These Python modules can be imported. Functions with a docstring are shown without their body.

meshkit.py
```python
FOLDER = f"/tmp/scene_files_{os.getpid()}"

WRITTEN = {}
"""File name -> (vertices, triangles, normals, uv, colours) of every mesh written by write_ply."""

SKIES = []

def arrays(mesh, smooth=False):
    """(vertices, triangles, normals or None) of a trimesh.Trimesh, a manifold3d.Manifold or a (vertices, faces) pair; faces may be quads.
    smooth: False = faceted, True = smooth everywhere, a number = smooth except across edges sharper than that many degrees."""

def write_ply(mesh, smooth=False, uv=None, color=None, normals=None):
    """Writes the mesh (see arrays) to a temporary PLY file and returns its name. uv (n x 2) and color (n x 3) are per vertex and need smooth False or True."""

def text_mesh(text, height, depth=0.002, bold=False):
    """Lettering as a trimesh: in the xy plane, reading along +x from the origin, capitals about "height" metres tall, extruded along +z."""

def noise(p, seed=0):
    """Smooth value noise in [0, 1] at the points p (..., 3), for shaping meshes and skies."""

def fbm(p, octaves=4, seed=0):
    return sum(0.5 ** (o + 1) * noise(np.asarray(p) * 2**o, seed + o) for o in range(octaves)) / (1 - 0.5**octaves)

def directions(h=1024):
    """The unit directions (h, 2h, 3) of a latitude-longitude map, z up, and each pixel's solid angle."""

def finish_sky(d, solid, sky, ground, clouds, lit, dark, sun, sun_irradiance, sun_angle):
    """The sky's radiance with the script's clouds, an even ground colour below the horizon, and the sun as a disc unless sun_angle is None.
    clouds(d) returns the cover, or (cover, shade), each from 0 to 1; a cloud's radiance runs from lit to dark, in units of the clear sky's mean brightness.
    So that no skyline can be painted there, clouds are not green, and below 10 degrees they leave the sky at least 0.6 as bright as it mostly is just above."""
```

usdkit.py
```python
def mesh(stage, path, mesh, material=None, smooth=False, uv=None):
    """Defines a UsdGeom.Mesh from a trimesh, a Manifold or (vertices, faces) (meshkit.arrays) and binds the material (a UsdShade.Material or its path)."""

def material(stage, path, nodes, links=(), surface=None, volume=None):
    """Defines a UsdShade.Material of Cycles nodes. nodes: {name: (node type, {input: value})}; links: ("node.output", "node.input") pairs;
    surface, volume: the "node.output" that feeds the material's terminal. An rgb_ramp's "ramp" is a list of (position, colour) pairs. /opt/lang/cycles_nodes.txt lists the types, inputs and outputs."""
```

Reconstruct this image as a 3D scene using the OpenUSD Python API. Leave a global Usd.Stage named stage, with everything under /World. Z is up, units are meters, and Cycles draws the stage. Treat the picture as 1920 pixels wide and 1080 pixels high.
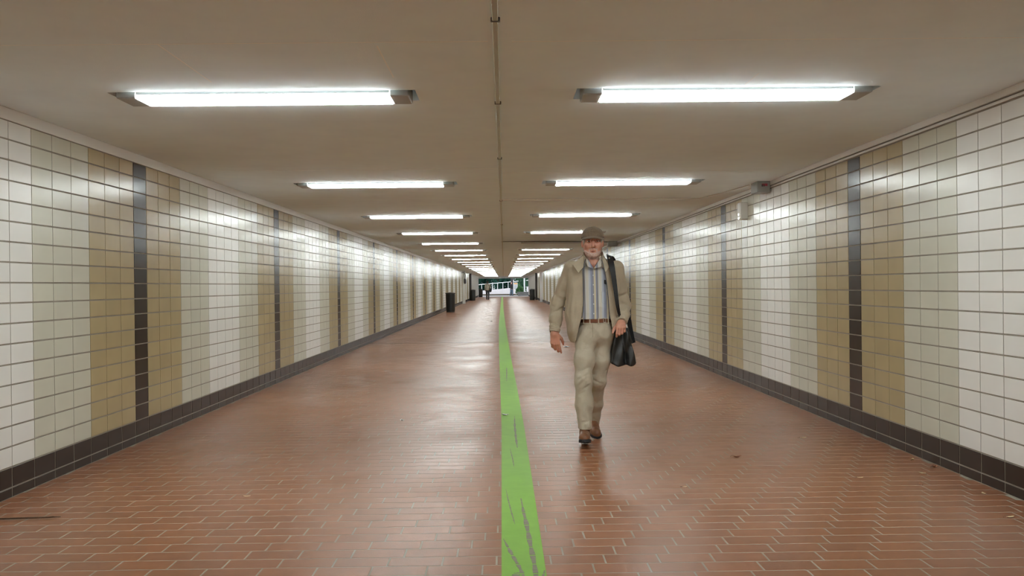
"""Pedestrian underpass with glazed tile walls: OpenUSD scene for Cycles."""
import math, random
import numpy as np, trimesh, manifold3d as m3, usdkit, meshkit
from shapely.geometry import Polygon, LineString, box as sbox
from pxr import Usd, UsdGeom, UsdLux, UsdShade, Gf, Sdf

stage = Usd.Stage.CreateInMemory()
UsdGeom.SetStageUpAxis(stage, 'Z')
UsdGeom.Xform.Define(stage, '/World')
UsdGeom.Scope.Define(stage, '/World/Looks')
rng = np.random.default_rng(7)

EXPO, SKY, LAMP = 0.80, 0.85, 16.0
CEIL = (0.86, 0.95, 0.99); WHITE = (0.79, 0.775, 0.74); GREY = (0.61, 0.595, 0.495); BEIGE = (0.47, 0.375, 0.205); BRICK = (0.27, 0.102, 0.041); FR = 0.345
# ---------------------------------------------------------------- camera
CAM_H = 1.256
YAW, PITCH, ROLL, FPX = 0.0097, -0.0025, -0.0109, 1595.7
cam = UsdGeom.Camera.Define(stage, '/World/camera')
cy, sy, cp, sp = math.cos(YAW), math.sin(YAW), math.cos(PITCH), math.sin(PITCH)
fw = np.array([sy*cp, cy*cp, sp]); r0 = np.array([cy, -sy, 0.0]); u0 = np.cross(r0, fw)
cr, sr = math.cos(ROLL), math.sin(ROLL)
right, up = r0*cr + u0*sr, -r0*sr + u0*cr
M = np.eye(4); M[0, :3] = right; M[1, :3] = up; M[2, :3] = -fw; M[3, :3] = (0, 0, CAM_H)
cam.AddTransformOp().Set(Gf.Matrix4d(M.tolist()))
cam.CreateHorizontalApertureAttr(36.0)
cam.CreateFocalLengthAttr(36.0*FPX/1920)
cam.CreateClippingRangeAttr(Gf.Vec2f(0.05, 2000))
cam.CreateExposureAttr(EXPO)

# ---------------------------------------------------------------- sky: bright overcast daylight at the far mouth
usdkit.material(stage, '/World/Looks/overcast_sky', {
    'tc': ('texture_coordinate', {}), 'n': ('noise_texture', {'scale': 2.5, 'detail': 5.0}),
    'ramp': ('rgb_ramp', {'ramp': [(0.3, (0.62, 0.72, 0.88)), (0.6, (0.95, 0.97, 1.0))]}),
    'bg': ('background_shader', {'strength': SKY})},
    [('tc.generated', 'n.vector'), ('n.fac', 'ramp.fac'), ('ramp.color', 'bg.color')], surface='bg.background')
dome = UsdLux.DomeLight.Define(stage, '/World/sky')
dome.CreateIntensityAttr(1.0)
UsdShade.MaterialBindingAPI.Apply(dome.GetPrim()).Bind(UsdShade.Material.Get(stage, '/World/Looks/overcast_sky'))
LAMP_STRENGTH = LAMP

# ---------------------------------------------------------------- helpers
_taken = {}
def numbered(path):
    k = _taken.get(path, 0); _taken[path] = k + 1
    return path if k == 0 else '%s_%03d' % (path, k)
def tag(prim, label=None, cat=None, group=None, kind=None):
    for k, v in (('label', label), ('category', cat), ('group', group), ('kind', kind)):
        if v: prim.SetCustomDataByKey(k, v)
    return prim
def thing(name, label=None, cat=None, loc=(0, 0, 0), rotz=0.0, group=None, kind=None):
    x = UsdGeom.Xform.Define(stage, numbered('/World/' + name))
    x.AddTranslateOp().Set(Gf.Vec3d(*map(float, loc)))
    if rotz: x.AddRotateZOp().Set(float(rotz))
    return tag(x.GetPrim(), label, cat, group, kind)
def part(parent, name, mesh, mat, smooth=False, label=None, kind=None):
    base = str(parent.GetPath()) if parent is not None else '/World'
    g = usdkit.mesh(stage, numbered(base + '/' + name), mesh, MATS[mat], smooth)
    return tag(g.GetPrim(), label, None, None, kind)
def solo(name, mesh, mat, label, cat, smooth=False, group=None, kind=None):
    return tag(part(None, name, mesh, mat, smooth), label, cat, group, kind)
def copy_of(src, name, label, loc, rotz=0.0, group=None):
    x = UsdGeom.Xform.Define(stage, numbered('/World/' + name))
    p = x.GetPrim(); p.GetReferences().AddInternalReference(src.GetPath())
    x.ClearXformOpOrder()
    x.AddTranslateOp(opSuffix='place').Set(Gf.Vec3d(*map(float, loc)))
    if rotz: x.AddRotateZOp(opSuffix='place').Set(float(rotz))
    p.SetInstanceable(True)
    cd = src.GetCustomData()
    return tag(p, label, cd.get('category'), group or cd.get('group'))

def cat(*ms):
    ms = [m if isinstance(m, trimesh.Trimesh) else trimesh.Trimesh(*meshkit.arrays(m)[:2], process=False) for m in ms]
    return trimesh.util.concatenate(ms)
def bx(x0, x1, y0, y1, z0, z1, c=0.0):
    if c <= 0:
        m = trimesh.creation.box((x1-x0, y1-y0, z1-z0)); m.apply_translation(((x0+x1)/2, (y0+y1)/2, (z0+z1)/2)); return m
    pts = []
    for sx in (0, 1):
        for sy_ in (0, 1):
            for sz in (0, 1):
                p = [(x0, x1)[sx], (y0, y1)[sy_], (z0, z1)[sz]]; s = [1-2*sx, 1-2*sy_, 1-2*sz]
                for a in range(3):
                    q = [p[i] + (c*s[i] if i != a else 0) for i in range(3)]; pts.append(q)
    return trimesh.Trimesh(*meshkit.arrays(m3.Manifold.hull_points(np.array(pts)))[:2], process=False)
def lathe(profile, n=32):
    return trimesh.creation.revolve(np.array(profile, float), sections=n)
def tube(path, r, n=8):
    p = np.asarray(path, float); r = np.broadcast_to(np.asarray(r, float), (len(p),))
    t = np.gradient(p, axis=0); t /= np.linalg.norm(t, axis=1, keepdims=True) + 1e-12
    a = np.cross(t, np.where(np.abs(t[:, 2:]) < 0.9, [0, 0, 1.0], [1.0, 0, 0])); a /= np.linalg.norm(a, axis=1, keepdims=True)
    b = np.cross(t, a); an = np.arange(n)*2*np.pi/n
    v = p[:, None] + r[:, None, None]*(np.cos(an)[None, :, None]*a[:, None] + np.sin(an)[None, :, None]*b[:, None])
    i, j = np.meshgrid(np.arange(len(p)-1), np.arange(n), indexing='ij')
    q = np.stack([i*n+j, i*n+(j+1) % n, (i+1)*n+(j+1) % n, (i+1)*n+j], -1).reshape(-1, 4)
    f = np.vstack([q[:, [0, 2, 1]], q[:, [0, 3, 2]]]); v = v.reshape(-1, 3)
    c0, c1 = len(v), len(v)+1; v = np.vstack([v, p[0], p[-1]])
    k = np.arange(n); e = (len(p)-1)*n
    f = np.vstack([f, np.stack([np.full(n, c0), k, (k+1) % n], 1), np.stack([np.full(n, c1), e+(k+1) % n, e+k], 1)])
    m = trimesh.Trimesh(v, f, process=False)
    if m.volume < 0: m.invert()
    return m
def prism(poly, z0, z1):
    rings = [np.array(poly.exterior.coords)[:-1]] + [np.array(i.coords)[:-1] for i in poly.interiors]
    cs = m3.CrossSection([r.tolist() for r in rings], m3.FillRule.EvenOdd)
    m = m3.Manifold.extrude(cs, z1-z0).translate((0, 0, z0))
    return trimesh.Trimesh(*meshkit.arrays(m)[:2], process=False)

# ---------------------------------------------------------------- materials
MATS = {}
def mat(name, color, rough=0.5, spec=0.5, var=0.0, noise=0.0, nscale=20.0, bump=0.0, bscale=80.0, rough_var=0.0, coat=0.0, sheen=0.0, sss=0.0, metallic=0.0, dark=None):
    """principled; var: tone varies from piece to piece; noise: mottling; bump: fine relief"""
    n = {'p': ('principled_bsdf', {'base_color': color, 'roughness': rough, 'specular_ior_level': spec, 'coat_weight': coat, 'coat_roughness': 0.1, 'sheen_weight': sheen, 'metallic': metallic,
                                   'subsurface_weight': sss, 'subsurface_scale': 0.01})}
    l = []; src = None
    if var or noise:
        n['geo'] = ('geometry', {})
    if var:
        n['oi'] = ('object_info', {}); n['ad'] = ('math', {'math_type': 'add'}); n['fr'] = ('math', {'math_type': 'fraction'})
        n['mr'] = ('map_range', {'from_min': 0.0, 'from_max': 1.0, 'to_min': 1-var, 'to_max': 1+var})
        n['hv'] = ('hsv', {'color': color, 'hue': 0.5, 'saturation': 1.0, 'fac': 1.0})
        l += [('oi.random', 'ad.value1'), ('geo.random_per_island', 'ad.value2'), ('ad.value', 'fr.value1'), ('fr.value', 'mr.value'), ('mr.result', 'hv.value')]
        src = 'hv.color'
    if noise:
        n['nt'] = ('noise_texture', {'scale': nscale, 'detail': 4.0, 'roughness': 0.6})
        n['nr'] = ('map_range', {'from_min': 0.3, 'from_max': 0.7, 'to_min': 1-noise, 'to_max': 1+noise})
        n['nh'] = ('hsv', {'color': color, 'hue': 0.5, 'saturation': 1.0, 'fac': 1.0})
        l += [('geo.position', 'nt.vector'), ('nt.fac', 'nr.value'), ('nr.result', 'nh.value')]
        if src: l.append((src, 'nh.color'))
        src = 'nh.color'
    if src: l.append((src, 'p.base_color'))
    if rough_var:
        n.setdefault('geo', ('geometry', {}))
        n['rn'] = ('noise_texture', {'scale': 1.3, 'detail': 4.0}); n['rr'] = ('map_range', {'from_min': 0.3, 'from_max': 0.7, 'to_min': rough-rough_var, 'to_max': rough+rough_var})
        l += [('geo.position', 'rn.vector'), ('rn.fac', 'rr.value'), ('rr.result', 'p.roughness')]
    if bump:
        n.setdefault('geo', ('geometry', {}))
        n['bn'] = ('noise_texture', {'scale': bscale, 'detail': 3.0}); n['bp'] = ('bump', {'strength': 1.0, 'distance': bump})
        l += [('geo.position', 'bn.vector'), ('bn.fac', 'bp.height'), ('bp.normal', 'p.normal')]
    MATS[name] = usdkit.material(stage, '/World/Looks/' + name, n, l, surface='p.BSDF')
def emit(name, color, strength, base=(0.8, 0.8, 0.8)):
    MATS[name] = usdkit.material(stage, '/World/Looks/' + name, {'p': ('principled_bsdf', {'base_color': base, 'roughness': 0.4, 'emission_color': color, 'emission_strength': strength})}, [], surface='p.BSDF')

mat('ceiling_paint', CEIL, 0.75, 0.3, noise=0.03, nscale=3.0, bump=0.0006, bscale=160)
mat('ceiling_line', (0.95, 0.95, 0.93), 0.7)
mat('trim_paint', (0.74, 0.72, 0.68), 0.5)
mat('grout', (0.30, 0.268, 0.22), 0.9, 0.2, noise=0.12, nscale=6)
mat('floor_mortar', (0.36, 0.325, 0.265), 0.85, 0.2, noise=0.15, nscale=4)
TR = 0.21
def glaze(name, color, var, rough=0.22, most=0.21):
    """glazed tile: a matt body under a gloss whose strength follows Fresnel up to a limit (a worn, slightly dulled glaze)"""
    MATS[name] = usdkit.material(stage, '/World/Looks/' + name, {
        'geo': ('geometry', {}), 'oi': ('object_info', {}), 'ad': ('math', {'math_type': 'add'}), 'fr': ('math', {'math_type': 'fraction'}),
        'mr': ('map_range', {'to_min': 1-var, 'to_max': 1+var}), 'hv': ('hsv', {'color': color, 'hue': 0.5, 'saturation': 1.0, 'fac': 1.0}),
        'nt': ('noise_texture', {'scale': 4.0, 'detail': 4.0}), 'nr': ('map_range', {'from_min': 0.3, 'from_max': 0.7, 'to_min': 1-var*0.8, 'to_max': 1+var*0.8}), 'nh': ('hsv', {'color': color, 'hue': 0.5, 'saturation': 1.0, 'fac': 1.0}),
        'bn': ('noise_texture', {'scale': 9.0, 'detail': 3.0}), 'bp': ('bump', {'strength': 1.0, 'distance': 0.0004}),
        'fz': ('fresnel', {'IOR': 1.42}), 'mn': ('math', {'math_type': 'minimum', 'value2': most}),
        'df': ('diffuse_bsdf', {'color': color}), 'gl': ('glossy_bsdf', {'color': (1, 1, 1), 'roughness': rough}), 'mx': ('mix_closure', {})},
        [('oi.random', 'ad.value1'), ('geo.random_per_island', 'ad.value2'), ('ad.value', 'fr.value1'), ('fr.value', 'mr.value'), ('mr.result', 'hv.value'),
         ('geo.position', 'nt.vector'), ('nt.fac', 'nr.value'), ('nr.result', 'nh.value'), ('hv.color', 'nh.color'), ('nh.color', 'df.color'),
         ('geo.position', 'bn.vector'), ('bn.fac', 'bp.height'), ('bp.normal', 'gl.normal'), ('fz.fac', 'mn.value1'), ('mn.value', 'mx.fac'), ('df.BSDF', 'mx.closure1'), ('gl.BSDF', 'mx.closure2')], surface='mx.closure')
glaze('white_glaze', WHITE, 0.02)
glaze('grey_glaze', GREY, 0.03)
glaze('beige_glaze', BEIGE, 0.05)
glaze('brown_glaze', (0.030, 0.018, 0.013), 0.1, most=0.20)
mat('red_clinker', BRICK, FR, 0.5, var=0.09, noise=0.10, nscale=9, rough_var=0.06, bump=0.0003, bscale=120)
mat('green_paint', (0.205, 0.425, 0.042), 0.5, 0.3, noise=0.07, nscale=7, bump=0.0003, bscale=90)
mat('scuffed_paint', (0.22, 0.20, 0.15), 0.6, 0.3, noise=0.15, nscale=25)
mat('lamp_metal', (0.42, 0.43, 0.42), 0.45, 0.5)
mat('lamp_dark', (0.05, 0.05, 0.045), 0.6)
mat('conduit_plastic', (0.52, 0.53, 0.46), 0.5)
mat('cable_white', (0.62, 0.60, 0.55), 0.5)
mat('cable_dark', (0.10, 0.09, 0.08), 0.5)
mat('box_grey', (0.36, 0.37, 0.36), 0.5, noise=0.05)
mat('off_white', (0.70, 0.68, 0.64), 0.45)
mat('post_white', (0.84, 0.84, 0.85), 0.45)
mat('sticker_red', (0.45, 0.06, 0.09), 0.5)
mat('bin_black', (0.022, 0.023, 0.022), 0.42, 0.5, noise=0.1, nscale=12)
mat('bin_lid', (0.030, 0.030, 0.028), 0.5)
mat('joint_rubber', (0.06, 0.05, 0.045), 0.7)
mat('joint_steel', (0.3, 0.29, 0.27), 0.4, metallic=1.0)
mat('kerb_concrete', (0.55, 0.54, 0.52), 0.9, noise=0.08, nscale=5)
mat('ramp_concrete', (0.82, 0.79, 0.80), 0.9, noise=0.05, nscale=2)
mat('dark_earth', (0.10, 0.08, 0.055), 0.95, noise=0.3, nscale=6)
mat('asphalt', (0.33, 0.32, 0.31), 0.95, noise=0.1, nscale=8)
mat('rail_paint', (0.74, 0.76, 0.76), 0.5)
mat('steel_dark', (0.05, 0.045, 0.045), 0.5)
mat('wall_render', (0.43, 0.42, 0.38), 0.6, noise=0.05, nscale=1.5)
mat('stone_block', (0.16, 0.16, 0.15), 0.9, noise=0.2, nscale=8, bump=0.003, bscale=30)
mat('bark', (0.07, 0.05, 0.035), 0.9, noise=0.2, nscale=15)
mat('paper_white', (0.75, 0.75, 0.74), 0.6)
mat('paper_blue', (0.55, 0.62, 0.75), 0.5)
mat('poster_orange', (0.75, 0.40, 0.12), 0.5)
mat('poster_text', (0.36, 0.40, 0.48), 0.6)
mat('leaf_pale', (0.62, 0.50, 0.30), 0.7, noise=0.2, nscale=60)
mat('leaf_brown', (0.30, 0.12, 0.06), 0.7, noise=0.2, nscale=60)
mat('stick_brown', (0.10, 0.055, 0.03), 0.8, noise=0.25, nscale=50)
emit('tube_light', (0.92, 1.0, 0.99), LAMP_STRENGTH)
emit('flank_light', (0.92, 1.0, 0.99), LAMP_STRENGTH*1.2)
emit('led_light', (1.0, 0.98, 0.93), LAMP_STRENGTH*0.5)
mat('dead_diffuser', (0.50, 0.50, 0.50), 0.25, 0.5)
def leafmat(name, col):
    MATS[name] = usdkit.material(stage, '/World/Looks/' + name, {
        'g': ('geometry', {}), 'r': ('map_range', {'from_min': 0.0, 'from_max': 1.0, 'to_min': 0.45, 'to_max': 1.5}), 'h': ('hsv', {'color': col, 'hue': 0.5, 'saturation': 1.0, 'fac': 1.0}),
        'd': ('principled_bsdf', {'base_color': col, 'roughness': 0.6}), 't': ('translucent_bsdf', {'color': col}), 'm': ('mix_closure', {'fac': 0.35})},
        [('g.random_per_island', 'r.value'), ('r.result', 'h.value'), ('h.color', 'd.base_color'), ('h.color', 't.color'), ('d.BSDF', 'm.closure1'), ('t.BSDF', 'm.closure2')], surface='m.closure')
leafmat('foliage_dark', (0.040, 0.20, 0.135))
leafmat('foliage_mid', (0.10, 0.28, 0.15))
leafmat('foliage_light', (0.18, 0.42, 0.15))

# ---------------------------------------------------------------- the tunnel shell
XL, XR, HC = -3.016, 2.952, 2.375
YB, YE = -8.0, 102.0
Y0 = {'left': 6.98, 'right': 7.005}          # near edge of a dark column
Z0 = {'left': 0.059, 'right': 0.063}
TT = 0.003                                   # tiles stand this proud of the grout

def slabs(rects, d0, d1, frame, chamfer=0.0, jit=0.0, skirt=True):
    """rects (n,4) u0,u1,v0,v1 -> shallow tiles between depths d0 and d1; frame maps (u,v,d) to xyz"""
    R = np.asarray(rects, float); n = len(R)
    def ring(c, d):
        u0, u1, v0, v1 = R[:, 0]+c, R[:, 1]-c, R[:, 2]+c, R[:, 3]-c
        dd = np.broadcast_to(np.asarray(d, float), (n, 4))
        return np.stack([np.stack([u0, v0, dd[:, 0]], -1), np.stack([u1, v0, dd[:, 1]], -1), np.stack([u1, v1, dd[:, 2]], -1), np.stack([u0, v1, dd[:, 3]], -1)], 1)
    tilt = np.zeros((n, 4))
    if jit:
        a, b, c_ = (rng.normal(0, jit, n) for _ in range(3)); tilt = np.stack([a+b, -a+c_, -b-c_, b-a], 1)*0.5
    rings = [ring(0, d0)]
    if chamfer: rings += [ring(0, d1-chamfer+tilt*0), ring(chamfer, d1+tilt)]
    else: rings += [ring(0, d1+tilt)]
    k = len(rings); V = np.concatenate(rings, 1)                  # n, 4k, 3
    f = []
    for q in range(k-1):
        for s in range(4):
            a, b = 4*q+s, 4*q+(s+1) % 4
            f += [[a, b, b+4], [a, b+4, a+4]]
    e = 4*(k-1); f += [[e, e+1, e+2], [e, e+2, e+3]]
    f = np.array(f)
    V = frame(V.reshape(-1, 3)); F = (f[None] + (np.arange(n)*4*k)[:, None, None]).reshape(-1, 3)
    # orientation test on the first front face
    m = trimesh.Trimesh(V, F, process=False)
    fn = np.cross(V[e+1]-V[e], V[e+2]-V[e]); out = frame(np.array([[0, 0, 1.0]]))[0]-frame(np.array([[0, 0, 0.0]]))[0]
    if fn @ out < 0: m.invert()
    return m
FRAMES = {'left': lambda P: np.stack([XL-TT + P[:, 2], P[:, 0], P[:, 1]], -1), 'right': lambda P: np.stack([XR+TT - P[:, 2], P[:, 0], P[:, 1]], -1),
          'floor': lambda P: P}
GLAZE = ['brown'] + ['beige']*3 + ['grey']*3 + ['white']*4 + ['grey']*3 + ['beige']*3
STRIPE_END = 75.0
def tiled_wall(side):
    wall = thing('wall_' + side, kind='structure')
    s = -1 if side == 'left' else 1
    x = XL-TT if side == 'left' else XR+TT
    back = bx(x-0.3, x, YB, YE, -0.3, HC+0.3) if s < 0 else bx(x, x+0.3, YB, YE, -0.3, HC+0.3)
    part(wall, 'grout_bed', back, 'grout')
    z0, y0, g = Z0[side], Y0[side], 0.010
    rows = [(0.0, z0)] + [(z0+0.125*i, z0+0.125*(i+1)) for i in range(17)] + [(z0+0.125*17, 2.30)]
    near, far = {}, {}
    for j in range(math.floor((YB-y0)/0.25)+1, math.ceil((STRIPE_END-y0)/0.25)):
        ya, yb = y0+0.25*j, y0+0.25*(j+1)
        for i, (za, zb) in enumerate(rows):
            col = 'skirting' if i < 2 else GLAZE[j % 17]
            gv = 0.0050 if col in ('skirting', 'brown') else 0.0036
            r = (ya+gv, yb-gv, za+(g/2 if i else 0.002), zb-g/2)
            (near if 4.4 < ya < 11.1 else far).setdefault(col, []).append(r)
    for col, rs in near.items():
        for r in rs:
            part(wall, col + '_tile', slabs([r], 0, TT, FRAMES[side], 0.0008, 0.00022), ('brown' if col == 'skirting' else col) + '_glaze')
    for col, rs in far.items():
        part(wall, col + '_tiling', slabs(rs, 0, TT, FRAMES[side], 0, 0.00022), ('brown' if col == 'skirting' else col) + '_glaze', kind='stuff')
    # the last stretch: plain rendered panels with a dark skirting
    y = STRIPE_END+0.6
    pan = [(yy+0.01, yy+1.19, 0.2, 2.29) for yy in np.arange(y, YE-1.2, 1.2)]
    part(wall, 'rendered_panels', slabs(pan, 0, TT+0.004, FRAMES[side], 0), 'wall_render', kind='stuff')
    sk = [(yy+0.005, yy+1.195, 0.0, 0.19) for yy in np.arange(y, YE-1.2, 1.2)]
    part(wall, 'rendered_skirting', slabs(sk, 0, TT+0.006, FRAMES[side], 0), 'brown_glaze', kind='stuff')
    pil = bx(XL-0.01, XL+0.16, STRIPE_END, STRIPE_END+0.6, 0, HC) if s < 0 else bx(XR-0.16, XR+0.01, STRIPE_END, STRIPE_END+0.6, 0, HC)
    part(wall, 'pilaster', pil, 'steel_dark')
tiled_wall('left'); tiled_wall('right')

# floor: raking quarter-bond clinker pavers in a mortar bed
floor = thing('floor', kind='structure')
part(floor, 'mortar_bed', bx(XL-0.3, XR+0.3, YB, YE, -0.3, -0.0005), 'floor_mortar')
pav = []
PX, PY, PG, JOINT = 0.247, 0.12555, 0.0085, 19.03
for k in range(math.floor((YB-3.705)/PY)+1, math.floor((YE-3.705)/PY)):
    ya, yb = 3.705+PY*k, 3.705+PY*(k+1)
    if ya < JOINT+0.03 and yb > JOINT-0.03: ya, yb = (ya, JOINT-0.03) if ya < JOINT-0.08 else (max(ya, JOINT+0.03), yb)
    if yb-ya < 0.03: continue
    x0 = (1.868+0.0622*k) % PX - PX*13
    for q in range(28):
        xa, xb = max(x0+PX*q, XL+0.002), min(x0+PX*(q+1), XR-0.002)
        if xb-xa < 0.03: continue
        pav.append((xa+PG/2, xb-PG/2, ya+PG/2, yb-PG/2))
pav = np.array(pav)
inview = (pav[:, 2] > 3.2) & (np.abs(pav[:, :2].mean(1)-0.02) < 0.62*pav[:, 3]+0.3)
order = np.argsort(np.where(inview, pav[:, 2], 1e9))
for r in pav[order[:300]]:
    part(floor, 'paver', slabs([r], -0.004, 0.0, FRAMES['floor'], 0.0005, 0.0002), 'red_clinker')
part(floor, 'paving', slabs(pav[order[300:]], -0.004, 0.0, FRAMES['floor'], 0, 0.0002), 'red_clinker', kind='stuff')
part(floor, 'expansion_joint', cat(bx(XL+0.002, XR-0.002, JOINT-0.024, JOINT+0.024, -0.004, 0.0005)), 'joint_rubber')

# ceiling with the pockets that the lamps sit in
LAMP_Y = [4.98+4.25*k for k in range(-3, 23)]
LAMP_X = (-1.363, 1.300)
HOLE = (1.741, 0.28)
ceil = thing('ceiling', kind='structure')
hx, hy, TOP = HOLE[0]/2, HOLE[1]/2, 2.50
xs = [XL-0.3, LAMP_X[0]-hx, LAMP_X[0]+hx, LAMP_X[1]-hx, LAMP_X[1]+hx, XR+0.3]
part(ceil, 'roof_slab', bx(XL-0.3, XR+0.3, YB-0.3, YE, TOP, TOP+0.25), 'ceiling_paint')
for a in (0, 2, 4):
    part(ceil, 'soffit_panel', bx(xs[a], xs[a+1], YB-0.3, YE, HC, TOP), 'ceiling_paint')
for a in (1, 3):
    e = [YB-0.3] + [v for y in LAMP_Y for v in (y-hy, y+hy)] + [YE]
    for k in range(0, len(e), 2):
        part(ceil, 'soffit_panel', bx(xs[a], xs[a+1], e[k], e[k+1], HC, TOP), 'ceiling_paint')
for (xa, xb, ya, yb) in ((XL+0.05, -0.06, 3.892, 3.900), (0.05, XR-0.3, 3.898, 3.906), (-1.5715, -1.5645, 3.90, 4.62), (-0.579, -0.572, 3.95, 4.55), (0.03, 2.6, 8.43, 8.436), (-2.7, -0.06, 8.10, 8.106), (1.37, 1.374, 4.52, 4.83)):
    part(ceil, 'plaster_seam', bx(xa, xb, ya, yb, HC-0.0006, HC+0.002), 'ceiling_line')

# cornices
tl = thing('trim_1', kind='structure')
part(tl, 'cornice_board', bx(XL-TT, XL+0.010, YB, YE, 2.300, HC, 0.002), 'trim_paint')
tr_ = thing('trim_2', kind='structure')
part(tr_, 'cornice_board', bx(XR-0.018, XR+TT, YB, YE, 2.331, HC, 0.002), 'trim_paint')
part(tr_, 'batten', bx(XR-0.012, XR+TT, YB, YE, 2.305, 2.322, 0.002), 'trim_paint')
struct_back = part(None, 'wall_back', bx(XL-0.3, XR+0.3, YB-0.3, YB, -0.3, HC+0.3), 'wall_render'); tag(struct_back, kind='structure')

# conduit along the ceiling
con = thing('ceiling_conduit', 'thin grey-green cable trunking running along the middle of the ceiling', 'conduit', (-0.024, 0, HC))
part(con, 'trunking', bx(-0.013, 0.013, YB, YE-1, -0.016, 0, 0.003), 'conduit_plastic')
for y in (3.55, 5.16, 7.4, 11.07, 15.4, 21.35):
    part(con, 'clamp', bx(-0.019, 0.021, y-0.008, y+0.008, -0.0185, 0, 0.002), 'cable_dark')

# ---------------------------------------------------------------- lamps
def lamp_parts(root, lit=True):
    L, W = 1.665, 0.222
    tray = cat(bx(-L/2, L/2, -W/2, W/2, 0.02, 0.055, 0.004), bx(-0.72, 0.72, -W/2, -W/2+0.006, -0.008, 0.03, 0.002), bx(-0.72, 0.72, W/2-0.006, W/2, -0.008, 0.03, 0.002))
    part(root, 'tray', tray, 'lamp_metal')
    for s in (-1, 1):
        xa, xb = sorted((s*0.722, s*L/2))
        part(root, 'end_cap', bx(xa, xb, -W/2, W/2, -0.028, 0.05, 0.006), 'lamp_metal')
        part(root, 'bracket', bx(s*0.80-0.02, s*0.80+0.02, -0.05, 0.05, 0.05, 0.12), 'lamp_dark')
    # ribbed prismatic diffuser
    n = 9; w = W-0.014; y = np.linspace(-w/2, w/2, 2*n+1)
    z = -0.030-0.002*(np.arange(2*n+1) % 2); z[0] = z[-1] = -0.026
    poly = Polygon(list(zip(y, z)) + [(w/2, 0.003), (-w/2, 0.003)])
    d = prism(poly, -0.718, 0.718); d.vertices = d.vertices[:, [2, 0, 1]]
    if d.volume < 0: d.invert()
    part(root, 'diffuser', d, 'tube_light' if lit else 'dead_diffuser')
    for s in (-1, 1):                                                  # the clear flanks, through which the tubes shine sideways
        y0_, y1_ = sorted((s*(w/2+0.0005), s*(w/2+0.003)))
        part(root, 'flank', bx(-0.716, 0.716, y0_, y1_, -0.025, -0.006), 'flank_light' if lit else 'dead_diffuser')
ORD = ['nearest', 'second', 'third', 'fourth', 'fifth', 'sixth', 'seventh', 'eighth', 'ninth', 'tenth', 'eleventh', 'twelfth', 'thirteenth', 'fourteenth', 'fifteenth']
proto = None
for i, x in enumerate(LAMP_X):
    side = 'left' if i == 0 else 'right'
    for k, y in sorted(enumerate(LAMP_Y), key=lambda q: (q[0] != 3, q[0])):
        kk = k-3
        if i == 1 and kk == 4:
            t = thing('strip_light', 'unlit fluorescent strip light, the only dark one in the right-hand ceiling row', 'ceiling light', (x, y, HC)); lamp_parts(t, False); continue
        if kk < 0:
            lab, grp = 'glowing strip light behind the viewpoint, %s behind in the %s-hand row' % (('third', 'second', 'first')[k], side), None
        elif kk < 15:
            lab, grp = 'glowing white fluorescent strip light, %s from the front in the %s-hand ceiling row' % (ORD[kk], side), None
        else:
            lab, grp = 'small far-off glowing strip light merging with others deep in the %s-hand ceiling row' % side, 'distant strip lights, %s row' % side
        if proto is None:
            proto = thing('strip_light', lab, 'ceiling light', (x, y, HC), group=grp); lamp_parts(proto)
        else:
            c = copy_of(proto, 'strip_light', lab, (x, y, HC))
            if grp: tag(c, group=grp)
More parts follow.
